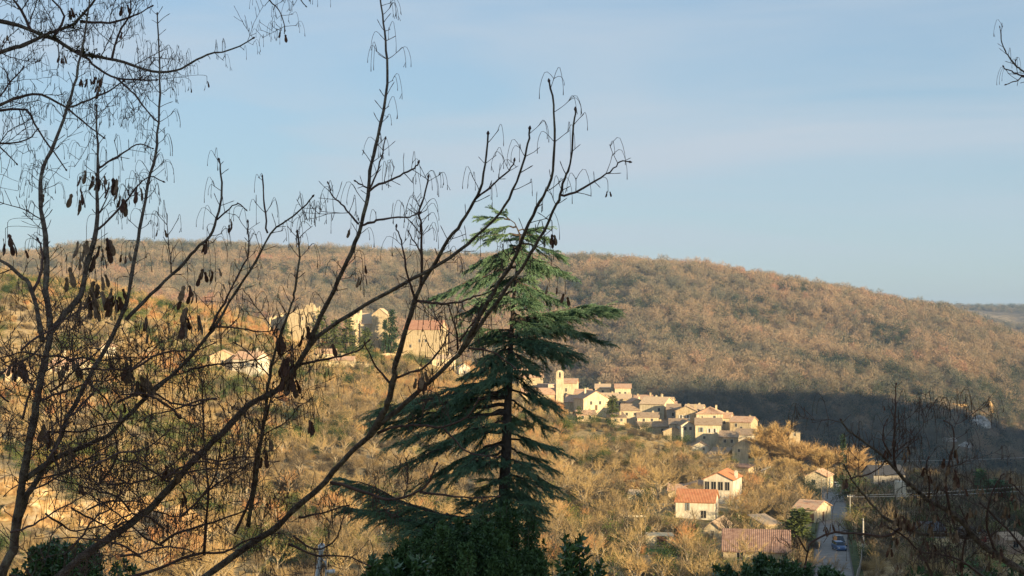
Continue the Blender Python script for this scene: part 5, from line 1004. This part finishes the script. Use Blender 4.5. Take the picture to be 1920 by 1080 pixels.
A.limb([(465, 985), (478, 905), (490, 820), (500, 745), (508, 690), (522, 640), (547, 570), (553, 543), (560, 483), (558, 437)], 9, 3, 1.1, .25, .1)
A.limb([(383, 1040), (388, 960), (390, 900), (383, 840), (381, 780), (378, 715)], 6, 2.5, 1.1, .35)
A.limb([(400, 612), (450, 617), (490, 622), (518, 618)], 4, 2.2, .7, .2)
A.limb([(440, 1000), (470, 930), (480, 850), (500, 780), (512, 720)], 6, 2.6, 1.0, .4)
A.limb([(300, 1020), (330, 1000), (380, 985), (440, 965), (480, 945)], 6, 2.4, 1, .5)
A.limb([(240, 1085), (300, 1065), (360, 1040), (420, 1035), (470, 1010), (520, 1000)], 7, 2.6, 1, .5)
A.limb([(560, 970), (590, 965), (625, 955), (650, 948)], 5, 2.4, .8, .3)
A.limb([(540, 1020), (590, 1040), (620, 1042), (660, 1045), (690, 1060)], 5, 2.4, .8, .3)
A.limb([(550, 1005), (590, 1030), (625, 1015), (640, 985), (645, 960)], 4.5, 2.2, .7, .3)
for q in range(44):                         # the tangle of thin shoots at the lower left
    r_ = A.rs; x0, y0 = r_.uniform(-20, 420), r_.uniform(640, 1090); an = r_.uniform(-.9, 1.0) + (3.14 if r_.rand() < .3 else 0); P_ = [(x0, y0)]
    for k in range(5): an += r_.normal() * .28; P_.append((P_[-1][0] + 32 * math.cos(an), P_[-1][1] - 32 * math.sin(an) - 6))
    A.limb(P_, 4.6, 2.0, .9, .35, .1, .35, off=r_.uniform(-.5, .5))
for a in [(10, 470, 30, .1), (14, 455, 26, .1), (47, 485, 18, .1), (145, 375, 30, .2), (162, 338, 26, .7), (178, 335, 26, .6), (186, 345, 22, .3), (212, 350, 30, .2), (225, 350, 26, .2), (235, 380, 30, .3), (262, 362, 22, .2), (152, 388, 22, .7), (162, 470, 34, .7), (190, 480, 34, .7), (196, 465, 28, .5), (150, 500, 26, .5), (125, 520, 30, .8), (135, 530, 26, .7), (178, 545, 34, .8), (190, 535, 30, .7),
          (160, 565, 34, .8), (170, 575, 30, .8), (236, 490, 16, 0), (228, 488, 14, 0), (216, 575, 30, .2), (220, 560, 26, .2), (388, 460, 20, .4), (404, 518, 20, .1), (394, 512, 16, .1), (382, 520, 20, 0), (352, 555, 30, .2), (355, 600, 34, .7), (343, 605, 30, .3), (370, 612, 30, .7), (365, 560, 24, .5), (430, 425, 16, .5), (438, 423, 16, .3), (308, 440, 15, .4), (298, 440, 12, .3), (260, 715, 34, .8), (245, 700, 26, .3), (270, 720, 28, .7), (146, 610, 18, .1),
          (85, 370, 16, .3), (275, 610, 24, .7), (340, 940, 24, 0), (545, 690, 34, .1), (540, 710, 34, .2), (520, 640, 30, .2), (575, 630, 26, 0), (612, 650, 26, .1), (550, 725, 26, .5), (582, 800, 28, .1), (700, 900, 10, .1), (680, 522, 20, 0), (684, 512, 14, 0), (658, 437, 14, .7), (1036, 455, 20, .2), (1140, 368, 11, .3), (1030, 545, 16, .4), (1045, 552, 16, .1), (1060, 560, 18, 0), (885, 680, 18, .6), (790, 715, 24, .5), (784, 725, 20, .4), (120, 855, 26, .8), (150, 925, 22, .5), (90, 800, 34, .5), (85, 820, 28, .5), (330, 890, 22, .7), (310, 885, 22, .3),
          (185, 168, 16, .7), (358, 175, 10, .1), (388, 165, 12, .1), (495, 860, 24, .4), (505, 835, 20, .2), (40, 690, 30, .4), (30, 700, 24, .3), (125, 700, 30, .2), (135, 690, 26, .2), (230, 770, 24, .5), (275, 640, 14, .6), (480, 800, 16, .3), (630, 540, 14, 0), (533, 72, 15, .1), (528, 66, 12, .1)]:
    A.seeds(a[0], a[1] - 8, a[2] * 1.05, a[3], None if a[2] > 18 else 2)
# tree at the far left whose lichened branches reach over the top of the view
dB = lambda x, y: 6.6 + .5 * math.sin(x / 260 + 1) + .3 * math.cos(y / 200)
B2 = Tree('second bare tree reaching mossy branches in over the upper left corner', dB, (-1250, 1500), 31, spread=.55)
B2.limb([(-1260, 2100), (-1250, 1500), (-1150, 1000), (-1000, 700)], 70, 40, 0, name='trunk')
B2.limb([(-1000, 700), (-600, 380), (-250, 190), (0, 98), (43, 85), (93, 63), (140, 43), (160, 20), (187, -10)], 34, 5, .8, .5, .72, .8)
B2.limb([(-600, 380), (-300, 120), (-60, 30), (0, 40), (33, 47), (73, 63), (110, 77), (143, 97), (187, 107), (233, 117), (287, 133), (327, 133), (360, 117), (387, 103), (433, 93), (474, 72)], 20, 2.8, 1.0, .3, .5, .9)
B2.limb([(143, 97), (165, 112), (187, 130), (220, 147), (263, 150), (292, 150)], 6, 2.5, 1, .4, .1, .9)
B2.limb([(220, 147), (240, 165), (257, 183), (283, 217), (297, 230)], 4.5, 2.4, 1, .4, .1, .9)
B2.limb([(-300, 400), (-120, 260), (0, 198), (33, 183), (77, 177), (123, 200), (153, 193), (200, 173), (230, 153)], 14, 3, 1, .35, .5, .7)
B2.limb([(127, 203), (152, 225), (180, 247), (193, 257)], 4, 2.4, 1, .3)
B2.limb([(-80, 260), (0, 180), (20, 153), (43, 127)], 6, 2.4, 1, .4, .4, .2)
B2.limb([(-60, 215), (0, 207), (50, 207), (73, 247), (100, 283), (123, 317)], 6, 2.4, 1, .45, .3, .5)
B2.limb([(-60, 270), (0, 270), (50, 262), (70, 243)], 5, 2.2, 1, .4, .4, .2); B2.limb([(-50, 200), (0, 275), (15, 290), (30, 306)], 4.5, 2.2, 1, .4, .4, .2)
B2.limb([(150, 40), (190, 42), (213, 42), (250, 30), (284, 12)], 6, 2.4, 1, .5, .1, .8)
B2.limb([(60, 60), (40, 20), (10, -20)], 7, 3, 1, .5, .1, .6); B2.limb([(100, 70), (120, 30), (90, -10)], 6, 3, 1, .6, .1, .6); B2.limb([(210, 110), (220, 70), (245, 20), (240, -15)], 5, 2.4, 1, .5, .1, .8)
B2.limb([(470, -40), (505, 0), (520, 15), (530, 35), (534, 55)], 3.5, 1.8, 1.2, .2, .2, 1); B2.limb([(540, -40), (560, -5), (572, 10)], 3, 1.6, 1, .2, .3, 1)
for a in [(128, 22, 22, .6), (233, 68, 20, .4), (186, 170, 20, .6), (180, 150, 18, .1), (165, 145, 16, .1), (153, 148, 14, .1), (232, 10, 18, .3), (116, 108, 14, .5), (13, 70, 12, .1), (190, 150, 16, .1)]: B2.seeds(a[0], a[1], a[2], a[3])
def moss(P_, lab):                          # dark lichen and moss tufts wrapped on the crossing branches
    m = MB(); r_ = random.Random(4)
    for (x, y) in P_:
        for _ in range(26):
            c = pix(x + r_.gauss(0, 11), y + r_.gauss(0, 4.5), dB(x, y) + r_.gauss(0, .02)); d = Vector((r_.gauss(0, 1), r_.gauss(0, 1), r_.gauss(0, 1))).normalized() * r_.uniform(.01, .028); m.tube([c - B2.loc, c + d - B2.loc], [.004, .0015], 4, False)
    o = tag(m.build('moss', noisy('dark_moss', (.035, .03, .015), (.09, .08, .03), 30), B2.root), kind='stuff')
moss([(140, 95), (150, 100), (165, 105), (180, 102), (90, 68), (75, 65), (135, 50), (150, 30)], '')
# maple at the right, its crown below and beside the view
dC = lambda x, y: 6.0 + .5 * math.sin(x / 240) + .35 * math.cos(y / 210)
C2 = Tree('seed hung maple rising from the lower right corner in the shade', dC, (2500, 1700), 41, spread=.3)
C2.limb([(2560, 2200), (2500, 1700), (2420, 1450)], 60, 44, 0, name='trunk')
C2.limb([(2420, 1450), (2180, 1260), (2000, 1130), (1920, 1073), (1863, 1037), (1827, 1007), (1803, 977), (1777, 957), (1740, 937), (1697, 900), (1667, 867), (1640, 843), (1613, 823), (1590, 807), (1577, 788)], 26, 2.8, 1.1, 0.10, .45, .8)
C2.limb([(1680, 880), (1676, 850), (1678, 787), (1679, 750), (1680, 722)], 5.5, 2.4, 1.1, 0.09, .1, .9)
C2.limb([(1676, 850), (1695, 835), (1710, 825)], 4, 2, 1, 0.14); C2.limb([(1672, 855), (1655, 825), (1662, 790)], 4, 2, 1.2, 0.18, .1, .9)
C2.limb([(1780, 958), (1774, 907), (1780, 865), (1787, 837), (1788, 805), (1773, 790)], 5.5, 2.2, 1.2, 0.16, .1, .9)
C2.limb([(1827, 1007), (1790, 1004), (1747, 1003), (1715, 998), (1680, 983), (1662, 972), (1647, 960), (1625, 935), (1613, 920), (1597, 900), (1590, 885), (1583, 873)], 8, 2.4, 1.1, 0.09, .2, .7)
C2.limb([(1594, 897), (1610, 893), (1627, 890), (1645, 880), (1657, 868)], 4, 2.4, .8, 0.09)
C2.limb([(1690, 987), (1675, 1000), (1655, 1006), (1625, 1002), (1590, 1000), (1567, 998), (1547, 1003), (1520, 1018), (1514, 1035), (1510, 1060)], 6, 3, 1, 0.05, .1, .3)
C2.limb([(1514, 1035), (1500, 1012), (1490, 1000)], 4, 2, .6, 0.05); C2.limb([(2000, 1140), (1940, 1060), (1900, 1005), (1860, 965), (1840, 945)], 7, 2.6, .9, 0.09, .3, .5)
C2.limb([(1870, 1040), (1850, 990), (1855, 940), (1870, 905), (1880, 890)], 6, 2.4, 1.1, 0.18, .1, .8); C2.limb([(2000, 1050), (1950, 980), (1920, 930), (1895, 905)], 7, 2.4, 1.1, 0.18, .3, .8)
C2.limb([(1760, 1120), (1735, 1050), (1700, 1010), (1660, 985)], 6, 2.4, 1, 0.14, .1, .4); C2.limb([(1900, 1120), (1850, 1085), (1800, 1050), (1760, 1040), (1720, 1035)], 6, 2.4, 1, 0.18, .1, .6)
C2.limb([(1740, 937), (1742, 905), (1735, 880), (1740, 860)], 4.5, 2.2, 1.2, 0.18, .1, .8); C2.limb([(1803, 1100), (1805, 1040), (1815, 990), (1800, 950)], 5, 2.2, 1.2, 0.18, .1, .7)
for q in range(52): C2.seeds(C2.rs.uniform(1655, 1915), C2.rs.uniform(890, 1065), C2.rs.uniform(11, 18), .5)
for a in [(1700, 835, 18, .3), (1697, 850, 16, .8), (1740, 885, 20, .2), (1738, 895, 16, .8), (1775, 860, 22, .1), (1785, 880, 22, .3), (1795, 890, 22, .2), (1790, 850, 18, .1), (1770, 900, 18, .5), (1655, 765, 10, .2), (1600, 1005, 14, .9), (1612, 1010, 13, .9), (1625, 1014, 13, .8), (1590, 1012, 12, .7), (1587, 905, 22, 0), (1560, 985, 12, 0), (1548, 990, 12, 0), (1680, 830, 16, .1), (1662, 850, 14, .1), (1905, 940, 18, .3), (1890, 950, 18, .3), (1690, 970, 18, .3), (1700, 980, 18, .2)]: C2.seeds(*a[:4])
C2.limb([(2420, 1450), (2380, 900), (2200, 420), (2020, 220), (1925, 138), (1908, 125), (1895, 112), (1888, 100), (1881, 88), (1877, 72), (1875, 53)], 40, 1.6, .8, 0, .93, .4)
C2.limb([(1960, 160), (1920, 142), (1905, 138), (1893, 132), (1882, 126)], 5, 2, 1, 0.05, .3, .9); C2.limb([(1960, 165), (1920, 144), (1910, 150), (1898, 154), (1888, 158)], 4, 1.8, 1, 0.05, .3, .9)

# ------------------------------------------------------------------ steel mast at the bottom left of the middle
def mast():
    Y = 60; x = pix(590, 600, Y).x; z = hz(x, Y); root = tag(empty('steel_mast', (x, Y, z)), 'slim galvanised steel mast with a capped head at the bottom centre left', 'mast'); T_ = pix(603, 1030, Y) - Vector((x, Y, z))
    m = MB(); m.tube([(-.15, 0, -.5), (-.02, 0, T_.z * .8), T_], [.16, .13, .09], 8); m.build('shaft', M['steel'], root)
    m = MB(); m.tube([T_ + Vector((-.02, 0, -.05)), T_ + Vector((0, 0, .12)), T_ + Vector((.06, 0, .24))], [.13, .16, .09], 10); m.build('cap', M['car_white'], root)
    m = MB(); b = pix(611, 1070, Y) - Vector((x, Y, z)); m.tube([(.3, .2, -.5), b, b + Vector((0, 0, .5))], [.04, .04, .03], 6); m.tube([T_ * .97, b + Vector((0, 0, .3))], [.03, .03], 6); m.build('strut', M['steel'], root)
    c = pix(620, 1072, Y) - Vector((x, Y, z)); m = MB(); m.tube([c - Vector((.18, 0, 0)), c + Vector((.18, 0, .02))], [.07, .09], 8); m.build('bracket', M['car_white'], root)
mast()
